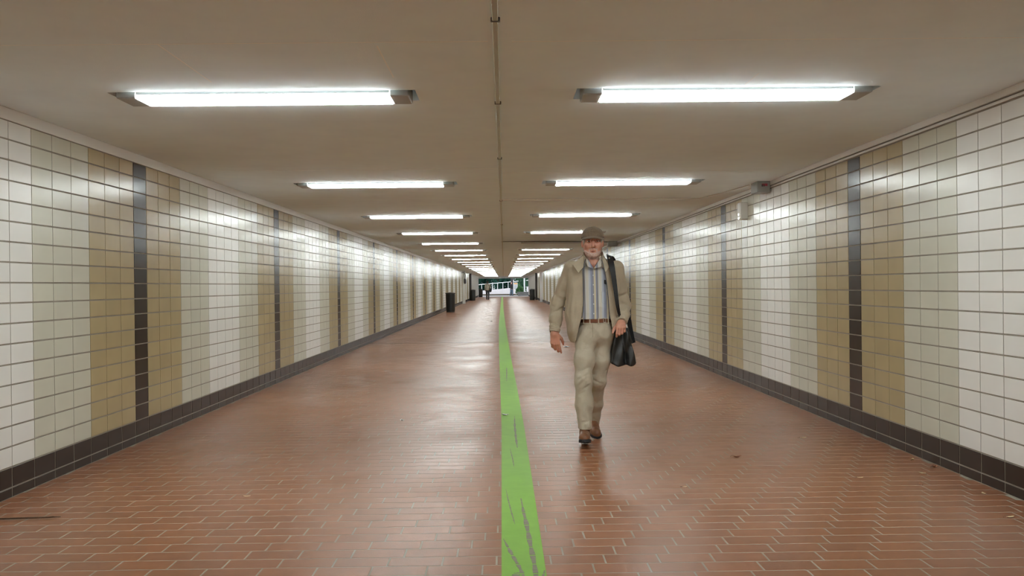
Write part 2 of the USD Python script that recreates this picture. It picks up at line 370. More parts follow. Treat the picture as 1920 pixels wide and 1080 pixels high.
# ---------------------------------------------------------------- painted green line
SL = [(2.0, -0.020), (3.684, -0.023), (7.60, -0.033), (10.9, -0.058), (13.95, -0.084), (19.0, -0.120), (26.8, -0.166), (31.4, -0.178), (45.9, -0.205), (101.4, -0.267)]
SR = [(2.0, 0.174), (3.676, 0.172), (7.58, 0.168), (10.9, 0.148), (13.92, 0.120), (19.0, 0.090), (26.8, 0.046), (31.4, 0.026), (45.9, -0.03), (101.4, -0.108)]
ys = np.concatenate([np.arange(2.0, 30, 0.25), np.arange(30, 101.5, 2.0)])
xl, xr = np.interp(ys, *zip(*SL)), np.interp(ys, *zip(*SR))
green = Polygon(list(zip(xl, ys)) + list(zip(xr, ys))[::-1])
def floor_px(px, py):
    d = fw + right*(px-960)/FPX + up*(540-py)/FPX
    return np.array([0, 0, CAM_H]) - d*CAM_H/d[2]
def scuff(pts, w, gap=0.125, cut=0.012):
    """a worn streak in the paint: broken where it crosses the brick joints"""
    P = np.array(pts, float); ln = LineString(P[:, :2]); out = []
    u = np.linspace(0.0, 1.0, 41); C = np.array([ln.interpolate(q, normalized=True).coords[0] for q in u]); T = np.gradient(C, axis=0); T /= np.linalg.norm(T, axis=1, keepdims=True)
    hw = (w/2)*(0.25+0.75*np.clip(u*3, 0, 1)*np.clip((1-u)*6, 0.2, 1))*(1+0.25*np.sin(u*37+w*900)); N_ = np.stack([-T[:, 1], T[:, 0]], 1)*hw[:, None]
    strip = Polygon(np.vstack([C+N_, (C-N_)[::-1]])).buffer(0)
    y0 = 3.705+PY*math.floor((P[:, 1].min()-3.705)/PY)
    y = y0
    while y < P[:, 1].max()+PY:
        c = strip.intersection(sbox(-1, y+cut/2, 1, y+PY-cut/2)).intersection(green.buffer(-0.004))
        if not c.is_empty: out += [g for g in getattr(c, 'geoms', [c]) if g.area > 2e-5]
        y += PY
    return out
# scuffs, given by where they lie on the floor (x, y)
SCUFFS = [([(0.088, 5.02), (0.095, 4.75), (0.107, 4.45), (0.116, 4.1), (0.124, 3.85), (0.128, 3.5)], 0.022),
          ([(-0.015, 4.22), (0.02, 4.0), (0.055, 3.80), (0.080, 3.62)], 0.016),
          ([(0.0, 5.25), (0.012, 5.0), (0.03, 4.7), (0.045, 4.48)], 0.007),
          ([(0.03, 3.66), (0.05, 3.72)], 0.030),
          ([(0.15, 3.64), (0.172, 3.76)], 0.010),
          ([(0.035, 6.55), (0.05, 6.2), (0.058, 5.9)], 0.007),
          ([(0.09, 8.2), (0.085, 7.6), (0.087, 7.0), (0.092, 6.6)], 0.016),
          ([(0.025, 11.2), (0.03, 12.2), (0.03, 13.1)], 0.014)]
worn = [g for p, w in SCUFFS for g in scuff(p, w)]
line = thing('floor_line', 'long bright green line painted along the middle of the brick floor', 'floor marking')
part(line, 'paint', prism(green, -0.0015, 0.0011), 'green_paint')
for p, w in SCUFFS:
    gs = scuff(p, w)
    if gs: part(line, 'scuff_mark', cat(*[prism(g, 0.0005, 0.0016) for g in gs]), 'scuffed_paint')

# ---------------------------------------------------------------- litter bins
def litter_bin(label, x, y, rz=0, lid=True):
    t = thing('litter_bin', label, 'bin', (x, y, 0), rz)
    prof = [(0, 0), (0.185, 0), (0.20, 0.02), (0.205, 0.06), (0.215, 0.10), (0.222, 0.50), (0.228, 0.87), (0.222, 0.89), (0.200, 0.89), (0.198, 0.85), (0, 0.85)]
    b = lathe(prof, 40); r = np.hypot(b.vertices[:, 0], b.vertices[:, 1]); an = np.arctan2(b.vertices[:, 1], b.vertices[:, 0])
    flute = np.where((r > 0.2) & (b.vertices[:, 2] > 0.08) & (b.vertices[:, 2] < 0.84), 1+0.018*np.cos(20*an), 1.0); b.vertices[:, :2] *= flute[:, None]
    part(t, 'body', b, 'bin_black', 30)
    part(t, 'foot_ring', lathe([(0.17, -0.002), (0.205, -0.002), (0.212, 0.012), (0.205, 0.035), (0.17, 0.035)], 32), 'bin_lid', 30)
    for k in range(3):
        a = 2*math.pi*k/3+0.5
        part(t, 'lid_strut', tube([(0.195*math.cos(a), 0.195*math.sin(a), 0.86), (0.20*math.cos(a), 0.20*math.sin(a), 0.92)], 0.012), 'bin_lid', 30)
    if lid: part(t, 'lid', lathe([(0, 0.90), (0.235, 0.895), (0.252, 0.905), (0.252, 0.93), (0.235, 0.94), (0.12, 0.962), (0.03, 0.97), (0, 0.97)], 40), 'bin_lid', 30)
    return t
litter_bin('large black litter bin with flat lid, nearest of the bins along the left wall', -2.62, 41.8)
litter_bin('black litter bin by the dark pilaster on the left wall, middle of three', -2.70, 74.5, 40)
litter_bin('farthest small black litter bin near the left side of the tunnel mouth', -2.66, 98.0, 75)
litter_bin('black litter bin standing alone by the right wall far down the tunnel', 2.47, 73.9, 20)

# ---------------------------------------------------------------- posts and what hangs on them
def wall_post(side, x, y, label):
    t = thing('wall_post', label, 'post', (x, y, 0))
    part(t, 'post', bx(-0.10, 0.10, -0.06, 0.06, 0, 2.30, 0.006), 'off_white' if side == 'left' else 'post_white')
    part(t, 'base_plate', bx(-0.13, 0.13, -0.09, 0.09, 0, 0.012, 0.003), 'lamp_metal')
    part(t, 'head_plate', bx(-0.13, 0.13, -0.09, 0.09, 2.30, 2.375, 0.003), 'off_white')
    return t
wall_post('left', -2.895, 61.8, 'white steel post standing against the left wall far down the tunnel')
wall_post('right', 2.83, 64.5, 'white steel post against the right wall, beyond the walking man')
hl = thing('hanging_camera', 'dark camera hanging from a bent bracket high on the left wall', 'camera', (-2.78, 61.2, 0))
part(hl, 'bracket', tube([(-0.22, 0, 2.22), (-0.12, 0, 2.26), (0.0, -0.02, 2.20), (0.04, -0.03, 2.05), (0.0, -0.03, 1.80)], 0.02), 'steel_dark', 40)
part(hl, 'camera_body', lathe([(0, 1.44), (0.05, 1.45), (0.085, 1.50), (0.09, 1.58), (0.09, 1.72), (0.06, 1.80), (0, 1.82)], 24), 'steel_dark', 30)

# ---------------------------------------------------------------- boxes and cables on the right
jb = thing('junction_box', 'grey junction box with small red sticker under the ceiling, right wall', 'electrical box', (2.862, 9.43, 2.255))
part(jb, 'housing', bx(-0.07, 0.072, -0.115, 0.12, 0, 0.12, 0.004), 'box_grey')
part(jb, 'cover', bx(-0.068, 0.070, -0.121, -0.114, 0.004, 0.116, 0.003), 'box_grey')
part(jb, 'sticker', bx(-0.020, 0.042, -0.1225, -0.120, 0.066, 0.092), 'sticker_red')
for k, (xa, xb) in enumerate(((-0.022, -0.012), (-0.008, 0.0), (0.006, 0.012))):
    part(jb, 'sticker_mark', bx(xa, xb, -0.1230, -0.1222, 0.060, 0.084), 'steel_dark')
for x in (-0.055, 0.058):
    for z in (0.014, 0.106):
        s = trimesh.creation.cylinder(0.005, 0.004, sections=12); s.apply_transform(trimesh.transformations.rotation_matrix(math.pi/2, [1, 0, 0])); s.apply_translation((x, -0.122, z)); part(jb, 'screw', s, 'lamp_metal')
j2 = thing('junction_box', 'small grey junction box under the ceiling behind the walking man', 'electrical box', (2.82, 22.0, 2.25))
part(j2, 'housing', bx(-0.12, 0.112, -0.12, 0.12, 0, 0.12, 0.004), 'box_grey'); part(j2, 'cover', bx(-0.118, 0.110, -0.126, -0.119, 0.004, 0.116, 0.003), 'box_grey')
el = thing('emergency_lamp', 'small white twin-spot emergency lamp on the right wall below the junction box', 'lamp', (2.952, 10.32, 2.03))
part(el, 'housing', bx(-0.085, 0.004, -0.08, 0.06, 0, 0.205, 0.006), 'off_white')
part(el, 'cover', bx(-0.083, 0.002, -0.085, -0.079, 0.003, 0.202, 0.003), 'off_white')
for z in (0.012, 0.058):
    part(el, 'bezel', trimesh.creation.cylinder(0.014, 0.016, sections=16, transform=trimesh.transformations.rotation_matrix(math.pi/2, [0, 1, 0])).apply_translation((-0.090, -0.05, z)), 'off_white', 30)
    bulb = trimesh.creation.icosphere(2, 0.0115); bulb.apply_translation((-0.099, -0.052, z)); part(el, 'spot', bulb, 'led_light', True)
c1 = np.linspace(0, 1, 24)
p1 = np.stack([0.0+2.80*c1, 11.03+0.06*c1-1.45*np.clip((c1-0.90)/0.1, 0, 1)**1.5, np.full(24, 2.369)+0.0015*np.sin(c1*20)], -1)
solo('ceiling_cable', tube(p1, 0.005, 6), 'cable_white', 'thin white cable across the ceiling between the second and third right lights', 'cable', 40)
solo('ceiling_cable', tube([(0.0, 21.35, 2.368), (1.0, 21.38, 2.368), (2.0, 21.6, 2.367), (2.71, 22.0, 2.366)], 0.008, 6), 'cable_dark', 'thin dark cable on the ceiling just in front of the unlit light', 'cable', 40)

# ---------------------------------------------------------------- litter on the floor
def leaf(x, y, size, rz, label, m='leaf_pale', curl=0.35):
    t = thing('dry_leaf', label, 'leaf', (x, y, 0.0), rz)
    u = np.linspace(-1, 1, 13); rows = []
    for v in (-1, -0.5, 0, 0.5, 1):
        wdt = 0.42*(1-u**2)**0.7*(1+0.15*np.sin(9*u)); rows.append(np.stack([u, wdt*v, curl*(0.55*u**2+0.5*np.abs(v)*wdt+0.05)], -1))
    top = np.concatenate(rows)*size/2; bot = top-np.array([0, 0, 0.0006])
    n = 13; f = []
    for r in range(4):
        for c in range(12):
            a = r*n+c; f += [[a, a+1, a+n+1], [a, a+n+1, a+n]]
    f = np.array(f); V = np.vstack([top, bot]); F = np.vstack([f, f[:, ::-1]+len(top)])
    mm = trimesh.Trimesh(V, F, process=False); mm.vertices[:, 2] -= mm.vertices[:, 2].min()-0.0002
    part(t, 'blade', mm, m, True)
    part(t, 'stalk', tube([(-size*0.5, 0, curl*size*0.3+0.001), (-size*0.62, 0.004, curl*size*0.2+0.001), (-size*0.75, 0.01, 0.0015)], 0.0012, 5), 'stick_brown')
    return t
leaf(2.672, 4.485, 0.055, 20, 'pale dry leaf on the floor nearest the bottom right corner')
leaf(2.817, 4.987, 0.050, 80, 'pale dry leaf close to the right wall, second nearest')
leaf(2.722, 5.534, 0.050, 130, 'pale curled leaf beside the right skirting, just before a reddish leaf', curl=0.6)
leaf(2.274, 5.436, 0.045, 10, 'pale dry leaf lying out from the right wall on bare brick')
leaf(2.87, 5.97, 0.050, 60, 'pale leaf fragment in front of the right skirting tiles', curl=0.5)
leaf(1.675, 6.139, 0.065, 5, 'brownish curled leaf lying to the right of the walking man', 'leaf_brown', 0.7)
leaf(2.90, 5.72, 0.055, 35, 'reddish brown leaf tucked against the right skirting', 'leaf_brown', 0.8)
leaf(2.411, 6.865, 0.060, 15, 'pale leaf on the floor below the dark tile column, right side')
leaf(-1.566, 5.158, 0.045, 0, 'pale dry leaf alone on the left half of the floor')
leaf(1.107, 5.255, 0.035, 25, 'small pale leaf scrap on the floor in front of the walking man')
leaf(2.571, 5.243, 0.035, 100, 'tiny brown leaf scrap near the curled pale leaves', 'leaf_brown')
def scrap(x, y, w, d, rz, label, m='paper_white', cat_='paper'):
    t = thing('paper_scrap', label, cat_, (x, y, 0), rz)
    u, v = np.meshgrid(np.linspace(-1, 1, 7), np.linspace(-1, 1, 5)); z = 0.012*np.abs(np.sin(2.1*u+v))+0.004*v**2
    top = np.stack([u*w/2, v*d/2, z-z.min()+0.001], -1).reshape(-1, 3); f = []
    for r in range(4):
        for c in range(6):
            a = r*7+c; f += [[a, a+1, a+8], [a, a+8, a+7]]
    f = np.array(f); part(t, 'sheet', trimesh.Trimesh(np.vstack([top, top-[0, 0, 0.0008]]), np.vstack([f, f[:, ::-1]+35]), process=False), m, True)
    return t
scrap(-0.438, 30.1, 0.13, 0.10, 10, 'white paper scrap far off, left of the green line')
sc = scrap(1.258, 17.3, 0.12, 0.14, 5, 'white and blue wrapper on the floor by the man\'s right hand', 'paper_white', 'wrapper')
part(sc, 'blue_band', bx(-0.055, 0.055, -0.03, 0.0, 0.0145, 0.0165), 'paper_blue', label='blue printed band')
scrap(0.0, 8.254, 0.035, 0.06, 60, 'small white paper scrap lying on the left edge of the green line')
scrap(-0.973, 8.002, 0.03, 0.05, 20, 'tiny white paper scrap on the bricks left of the green line')
tw = thing('twig', 'thin brown twig lying on the floor at the left edge', 'twig', (-2.62, 4.70, 0))
pt = [(-0.42, -0.045, 0.006), (-0.3, -0.03, 0.007), (-0.15, -0.012, 0.010), (0.0, 0.004, 0.009), (0.10, 0.018, 0.007), (0.155, 0.03, 0.006)]
part(tw, 'stem', tube(pt, [0.0055, 0.0055, 0.005, 0.0045, 0.004, 0.002], 7), 'stick_brown', True)
part(tw, 'side_shoot', tube([(0.08, 0.014, 0.007), (0.12, 0.012, 0.012), (0.15, 0.008, 0.010)], [0.003, 0.0025, 0.0015], 6), 'stick_brown', True)

# ---------------------------------------------------------------- outside the far mouth
solo('forecourt', bx(-14, 14, YE, 160, -0.3, -0.01), 'asphalt', 'pale paved forecourt outside the far tunnel mouth', 'ground')
tag(stage.GetPrimAtPath('/World/forecourt'), kind='structure')
lint = part(None, 'trim_3', bx(XL-0.3, XR+0.3, YE, YE+0.35, 2.16, 2.75, 0.01), 'kerb_concrete'); tag(lint, kind='structure')
thr = part(None, 'trim_4', bx(XL+0.005, XR-0.005, YE-0.6, YE+0.1, -0.2, 0.004), 'kerb_concrete'); tag(thr, kind='structure')
ramp = thing('ramp_wall', 'pale concrete ramp wall rising to the right beyond the tunnel mouth', 'ramp', (0, 116, 0))
pr = prism(Polygon([(-14, -0.3), (6, -0.3), (6, 1.36), (-14, -0.22)]), 0, 3.0); pr.vertices = np.stack([pr.vertices[:, 0], pr.vertices[:, 2], pr.vertices[:, 1]], -1); pr.invert()
ht = lambda x: 0.33+0.079*(x+3.0)+0.07
part(ramp, 'retaining_wall', cat(*[bx(xa+0.004, xa+0.996, 0, 3.0, -0.3, ht(xa+0.5), 0.004) for xa in np.arange(-7, 6, 1.0)]) if False else trimesh.Trimesh(pr.vertices, pr.faces), 'ramp_concrete')
part(ramp, 'foot_kerb', bx(-14, 6, -0.5, 0.0, -0.3, 0.16, 0.01), 'dark_earth')
rl = thing('ramp_railing', 'white metal railing along the top of the concrete ramp', 'railing', (0, 116.3, 0))
top = lambda x: -0.22+1.58*(x+14)/20
for dz, r in ((0.85, 0.055),):
    part(rl, 'top_rail' if dz > 0.6 else 'middle_rail', tube([(-7, 0, top(-7)+dz), (0, 0, top(0)+dz), (6, 0, top(6)+dz)], r), 'rail_paint', 40)
for x in np.arange(-6.6, 6, 0.72):
    part(rl, 'baluster', tube([(x, 0, top(x)-0.02), (x, 0, top(x)+0.85)], 0.045, 8), 'rail_paint', 40)
pc = thing('canopy_post', 'dark square post outside the tunnel mouth behind the notice board', 'post', (1.10, 112.5, -0.01))
part(pc, 'shaft', bx(-0.15, 0.15, -0.15, 0.15, 0, 2.6, 0.01), 'steel_dark'); part(pc, 'cap', bx(-0.22, 0.22, -0.22, 0.22, 2.6, 2.68, 0.01), 'steel_dark')
wp = thing('white_pillar', 'slim white pillar outside at the right edge of the tunnel mouth', 'pillar', (2.62, 108.0, -0.01))
part(wp, 'shaft', bx(-0.085, 0.085, -0.085, 0.085, 0, 2.6, 0.01), 'rail_paint'); part(wp, 'foot', bx(-0.13, 0.13, -0.13, 0.13, 0, 0.1, 0.01), 'kerb_concrete')
nb = thing('notice_board', 'white notice board with orange heading on a grey post', 'notice board', (1.52, 109.5, -0.01))
part(nb, 'post', tube([(0.05, 0.03, 0), (0.05, 0.03, 1.75)], 0.035, 12), 'lamp_metal', 40)
part(nb, 'panel', bx(-0.27, 0.27, -0.02, 0.01, 0.78, 1.68, 0.006), 'paper_white')
part(nb, 'heading', bx(-0.20, 0.24, -0.026, -0.018, 1.48, 1.62), 'poster_orange', label='orange heading band')
for z, w in ((1.34, 0.40), (1.24, 0.34), (1.14, 0.38), (1.04, 0.30), (0.92, 0.36)):
    part(nb, 'text_line', bx(-0.20, -0.20+w, -0.025, -0.018, z, z+0.045), 'poster_text', label='grey line of print')
sb = thing('stone_planter', 'low dark stone planter at the right of the tunnel mouth', 'planter', (2.35, 107.0, -0.01))
for i, (x, w) in enumerate(((-0.58, 0.37), (-0.2, 0.40), (0.21, 0.41), (0.63, 0.36))):
    for z, h_ in ((0, 0.22), (0.225, 0.22)):
        part(sb, 'stone', bx(x-(0.06 if z else 0), x+w, -0.35, 0.35, z, z+h_, 0.015), 'stone_block')
part(sb, 'coping', bx(-0.66, 1.02, -0.38, 0.38, 0.445, 0.50, 0.012), 'stone_block')

def foliage(center, rad, n, size, seed):
    g = np.random.default_rng(seed); d = g.normal(size=(n, 3)); d /= np.linalg.norm(d, axis=1, keepdims=True)
    lump = 1+0.25*np.sin(3*d[:, 0]*2+seed)+0.2*np.sin(5*d[:, 2]+2*d[:, 1]*3+seed)
    P = np.array(center)+d*np.array(rad)*(g.uniform(0.35, 1, (n, 1))**0.5)*lump[:, None]
    P[:, 2] = np.maximum(P[:, 2], 0.05)
    a = g.normal(size=(n, 3)); a /= np.linalg.norm(a, axis=1, keepdims=True); b = np.cross(a, g.normal(size=(n, 3))); b /= np.linalg.norm(b, axis=1, keepdims=True)
    s = size*g.uniform(0.6, 1.4, (n, 1)); c = np.cross(a, b)*0.25
    V = np.stack([P-a*s, P+b*s*0.45+c*s*0.4, P+a*s, P-b*s*0.45+c*s*0.4], 1).reshape(-1, 3)
    q = np.arange(n)[:, None]*4; F = np.vstack([np.hstack([q, q+1, q+2]), np.hstack([q, q+2, q+3])])
    return trimesh.Trimesh(V, F, process=False)
def tree(label, x, y, h, r, m, seed, cat_='tree', n=2600, name='broadleaf_tree', size=0.17):
    t = thing(name, label, cat_, (x, y, -0.01))
    if cat_ == 'tree':
        part(t, 'trunk', tube([(0, 0, 0), (0.1, 0, h*0.3), (0.0, 0.1, h*0.6), (0.05, 0, h*0.8)], [0.16, 0.13, 0.10, 0.05], 10), 'bark', 40)
        part(t, 'crown', foliage((0, 0, h*0.55), (r, r, h*0.5), n, size, seed), m, kind='stuff')
    else:
        part(t, 'stem', tube([(0, 0, 0), (0.02, 0, h*0.6)], [0.05, 0.02], 8), 'bark', 40)
        part(t, 'foliage', foliage((0, 0, h*0.5), (r, r, h*0.55), n, size, seed), m, kind='stuff')
    return t
tree('dark green tree behind the ramp railing, left of the view through the mouth', -4.4, 122.5, 6.5, 1.55, 'foliage_dark', 1)
tree('dark bluish-green tree in the middle behind the ramp railing', -0.9, 123.5, 7.0, 1.6, 'foliage_dark', 2)
tree('mid-green tree behind the notice board outside the mouth', 2.7, 122.5, 6.5, 1.6, 'foliage_mid', 3)
tree('mid-green tree at the right edge outside the tunnel mouth', 6.6, 123.0, 7.5, 1.8, 'foliage_mid', 4)
tree('dark tree at the far left outside the tunnel mouth', -8.4, 123.0, 8.0, 1.9, 'foliage_dark', 5)
for i, x in enumerate(np.linspace(-12, 12, 9)):
    tree('dense dark hedge shrub in the row closing the view behind the ramp', x, 128.5+1.2*(i % 2), 3.8, 1.25, 'foliage_dark', 20+i, 'shrub', 2200, 'hedge_shrub', 0.22)
    if i == 0: pass
for q in stage.GetPrimAtPath('/World').GetChildren():
    if q.GetName().startswith('hedge_shrub'): tag(q, group='hedge shrubs behind the ramp')
tree('bright green shrub above the stone planter at the right of the mouth', 2.0, 108.7, 1.25, 0.42, 'foliage_light', 40, 'shrub', 1500, 'leafy_shrub', 0.09)
tree('leafy shrub leaning behind the bright green shrub near the white pillar', 2.3, 111.2, 2.6, 0.6, 'foliage_mid', 41, 'shrub', 1800, 'leafy_shrub', 0.10)
# ================================================================ people: bodies and clothes are meshed from distance fields
def smin(a, b, k):
    h_ = np.clip(0.5+0.5*(b-a)/k, 0, 1); return b*(1-h_)+a*h_-k*h_*(1-h_)
def smax(a, b, k): return -smin(-a, -b, k)
def rc(p, a, b, ra, rb):
    a, b = np.asarray(a, float), np.asarray(b, float); ab = b-a
    t = np.clip((p-a)@ab/max(ab@ab, 1e-12), 0, 1)
    return np.linalg.norm(p-a-t[:, None]*ab, axis=1)-(ra+(rb-ra)*t)
def chain(p, pts, rads, k=0.02):
    d = None
    for i in range(len(pts)-1):
        e = rc(p, pts[i], pts[i+1], rads[i], rads[i+1]); d = e if d is None else smin(d, e, k)
    return d
def ell(p, c, r, R=None):
    q = p-np.asarray(c, float)
    if R is not None: q = q@R
    r = np.asarray(r, float); k0 = np.linalg.norm(q/r, axis=1); k1 = np.linalg.norm(q/r**2, axis=1)
    return k0*(k0-1)/np.maximum(k1, 1e-9)
def sph(p, c, r): return np.linalg.norm(p-np.asarray(c, float), axis=1)-r
def rotm(ax, deg): return trimesh.transformations.rotation_matrix(math.radians(deg), ax)[:3, :3]
KUHN = [(0, 1, 3, 7), (0, 1, 5, 7), (0, 2, 3, 7), (0, 2, 6, 7), (0, 4, 5, 7), (0, 4, 6, 7)]
def field_mesh(f, lo, hi, h, smooth_it=3, B=8):
    lo, hi = np.asarray(lo, float), np.asarray(hi, float)
    nb = np.ceil((hi-lo)/(h*B)).astype(int)
    g = np.stack(np.meshgrid(*[np.arange(n) for n in nb], indexing='ij'), -1).reshape(-1, 3)
    d = f(lo+(g+0.5)*h*B)
    g = g[np.abs(d) < h*B*0.5*math.sqrt(3)*1.35+0.02]
    N = nb*B+1
    o = np.stack(np.meshgrid(*[np.arange(B+1)]*3, indexing='ij'), -1).reshape(-1, 3)
    tri, keys = [], []
    cid = np.array([[c & 1, c >> 1 & 1, c >> 2 & 1] for c in range(8)])
    cells = np.stack(np.meshgrid(*[np.arange(B)]*3, indexing='ij'), -1).reshape(-1, 3)
    corner = ((cells[:, None]+cid[None])@np.array([(B+1)**2, B+1, 1]))      # 512,8
    pos, val = {}, {}
    E0, E1, T0, T1 = [], [], [], []
    allK, allV = [], []
    for s in range(0, len(g), 400):
        gi = g[s:s+400, None]*B+o[None]                                     # m,729,3
        v = f((lo+gi.reshape(-1, 3)*h)).reshape(gi.shape[:2]); v = np.where(np.abs(v) < 1e-7, 1e-7, v)
        gid = (gi[..., 0]*N[1]+gi[..., 1])*N[2]+gi[..., 2]
        cv, ck = v[:, corner], gid[:, corner]                                # m,512,8
        m = (cv.min(-1) < 0) & (cv.max(-1) > 0); cv, ck = cv[m], ck[m]
        for t in KUHN:
            tv, tk = cv[:, t], ck[:, t]; neg = tv < 0; n = neg.sum(1)
            for cnt in (1, 2, 3):
                w = n == cnt
                if not w.any(): continue
                a, k_, ng = tv[w], tk[w], neg[w]
                od = np.argsort(~ng, axis=1, kind='stable'); a = np.take_along_axis(a, od, 1); k_ = np.take_along_axis(k_, od, 1)
                if cnt == 1: es = [[(0, 1), (0, 2), (0, 3)]]
                elif cnt == 3: es = [[(0, 3), (1, 3), (2, 3)]]
                else: es = [[(0, 2), (0, 3), (1, 3)], [(0, 2), (1, 3), (1, 2)]]
                for e in es:
                    T0.append(np.stack([k_[:, q[0]] for q in e], 1)); T1.append(np.stack([k_[:, q[1]] for q in e], 1))
                    E0.append(np.stack([a[:, q[0]] for q in e], 1)); E1.append(np.stack([a[:, q[1]] for q in e], 1))
    T0, T1, E0, E1 = map(np.concatenate, (T0, T1, E0, E1))                   # T0 inside, T1 outside
    key = np.minimum(T0, T1)*np.int64(np.prod(N.astype(np.int64)))+np.maximum(T0, T1)
    uk, first, inv = np.unique(key.ravel(), return_index=True, return_inverse=True)
    def xyz(k): return lo+np.stack([k//(N[1]*N[2]), k//N[2] % N[1], k % N[2]], -1)*h
    a, b, va, vb = xyz(T0.ravel()[first]), xyz(T1.ravel()[first]), E0.ravel()[first], E1.ravel()[first]
    t = np.clip(va/(va-vb), 0.04, 0.96)
    V = a+(b-a)*t[:, None]; F = inv.reshape(-1, 3)
    nrm = np.cross(V[F[:, 1]]-V[F[:, 0]], V[F[:, 2]]-V[F[:, 0]])
    out = (xyz(T1)-xyz(T0)).mean(1); fl = (nrm*out).sum(1) < 0; F[fl] = F[fl][:, ::-1]
    m = trimesh.Trimesh(V, F, process=False)
    if smooth_it: trimesh.smoothing.filter_taubin(m, lamb=0.5, nu=0.52, iterations=smooth_it)
    return m
def reduce_to(m, tol=0.0012):
    try:
        mm = m3.Manifold(m3.Mesh(np.asarray(m.vertices, np.float32), np.asarray(m.faces, np.uint32)))
        if mm.status() == m3.Error.NoError and not mm.is_empty():
            s = mm.simplify(tol); return trimesh.Trimesh(*meshkit.arrays(s)[:2], process=False)
    except Exception: pass
    return m

def crease(p, segs, r=0.011, depth=0.0065):
    d = 0
    for a, b in segs:
        ab = b-a; t = np.clip((p-a)@ab/(ab@ab), 0, 1); q = p-a-t[:, None]*ab
        d = d+depth*np.exp(-(q**2).sum(1)/r**2)
        q2 = q-np.array([0, 0, 0.017]); d = d-0.25*depth*np.exp(-(q2**2).sum(1)/(r*1.1)**2)          # the cloth stands up beside the crease
    return d
PY0 = 6.85                                                                   # the man stands at this distance
MAN = np.array([0.70, PY0, 0.0])
def L(px, py, dy=0.0):
    """a point of the man, read off the photograph, in his own frame (metres)"""
    d = fw + right*(px-960)/FPX + up*(540-py)/FPX
    return np.array([0, 0, CAM_H])+d*((PY0+dy)/d[1])-MAN
def Ls(*a): return [L(*q) for q in a]

seg2 = lambda q: [tuple(Ls(a, b)) for a, b in q]
# materials of the man
mat('skin', (0.60, 0.29, 0.205), 0.5, 0.4, noise=0.06, nscale=40, sss=0.08, bump=0.0004, bscale=220)
mat('lip', (0.38, 0.15, 0.12), 0.45, 0.4)
mat('grey_hair', (0.52, 0.49, 0.45), 0.7, noise=0.12, nscale=160, bump=0.0015, bscale=260)
mat('beard_hair', (0.56, 0.38, 0.32), 0.75, noise=0.14, nscale=150, bump=0.0012, bscale=260)
mat('eye_white', (0.62, 0.58, 0.54), 0.25, 0.5)
mat('eye_dark', (0.035, 0.028, 0.025), 0.2, 0.6)
mat('cap_cloth', (0.20, 0.145, 0.098), 0.9, 0.2, noise=0.14, nscale=90, bump=0.0008, bscale=300, sheen=0.2)
mat('jacket_cloth', (0.445, 0.37, 0.27), 0.75, 0.25, noise=0.05, nscale=14, bump=0.0012, bscale=45, sheen=0.15)
mat('jacket_lining', (0.10, 0.10, 0.11), 0.8)
mat('trouser_cloth', (0.50, 0.435, 0.335), 0.8, 0.2, noise=0.05, nscale=16, bump=0.0012, bscale=40, sheen=0.1)
mat('belt_leather', (0.17, 0.055, 0.02), 0.45, 0.5, noise=0.1, nscale=30)
mat('buckle_metal', (0.75, 0.72, 0.66), 0.3, metallic=1.0)
mat('shoe_leather', (0.20, 0.085, 0.04), 0.42, 0.5, noise=0.2, nscale=30)
mat('shoe_sole', (0.02, 0.02, 0.022), 0.7)
mat('bag_leather', (0.018, 0.017, 0.016), 0.38, 0.5, noise=0.2, nscale=14, bump=0.002, bscale=18)
mat('strap_black', (0.012, 0.012, 0.013), 0.6)
mat('sock', (0.25, 0.21, 0.15), 0.9)
# striped shirt: bands printed across the cloth (positions measured from the button placket, metres)
_b = 0.0; stripes = []
YEL, SLATE, SGREY, WHT, CREAM, LBLUE, BLUE = (0.58, 0.49, 0.33), (0.23, 0.24, 0.31), (0.26, 0.245, 0.245), (0.55, 0.55, 0.56), (0.58, 0.54, 0.47), (0.44, 0.465, 0.53), (0.27, 0.29, 0.38)
period = [(0.011, YEL), (0.003, WHT), (0.008, SLATE), (0.010, SGREY), (0.005, WHT), (0.021, CREAM), (0.006, WHT), (0.012, LBLUE), (0.016, BLUE), (0.008, SGREY), (0.003, WHT)]
tot = sum(w for w, _ in period)
for w, c in period:
    stripes.append((_b/tot, c)); _b += w
MATS['shirt_stripes'] = usdkit.material(stage, '/World/Looks/shirt_stripes', {
    'tc': ('texture_coordinate', {}), 'sx': ('separate_xyz', {}), 'off': ('math', {'math_type': 'add', 'value2': 10*tot+0.0055-float(L(1112.5, 550)[0])}), 'dv': ('math', {'math_type': 'divide', 'value2': tot}), 'fr': ('math', {'math_type': 'fraction'}),
    'rp': ('rgb_ramp', {'ramp': stripes, 'interpolate': False}), 'g': ('geometry', {}), 'bn': ('noise_texture', {'scale': 40.0}), 'bp': ('bump', {'strength': 1.0, 'distance': 0.001}),
    'p': ('principled_bsdf', {'roughness': 0.8, 'specular_ior_level': 0.2})},
    [('tc.object', 'sx.vector'), ('sx.x', 'off.value1'), ('off.value', 'dv.value1'), ('dv.value', 'fr.value1'), ('fr.value', 'rp.fac'), ('rp.color', 'p.base_color'), ('g.position', 'bn.vector'), ('bn.fac', 'bp.height'), ('bp.normal', 'p.normal')], surface='p.BSDF')
mat('shirt_white', (0.55, 0.54, 0.54), 0.8, bump=0.0008, bscale=60)

man = thing('person', 'man in beige jacket, striped shirt and flat cap walking towards the viewer', 'person', MAN)

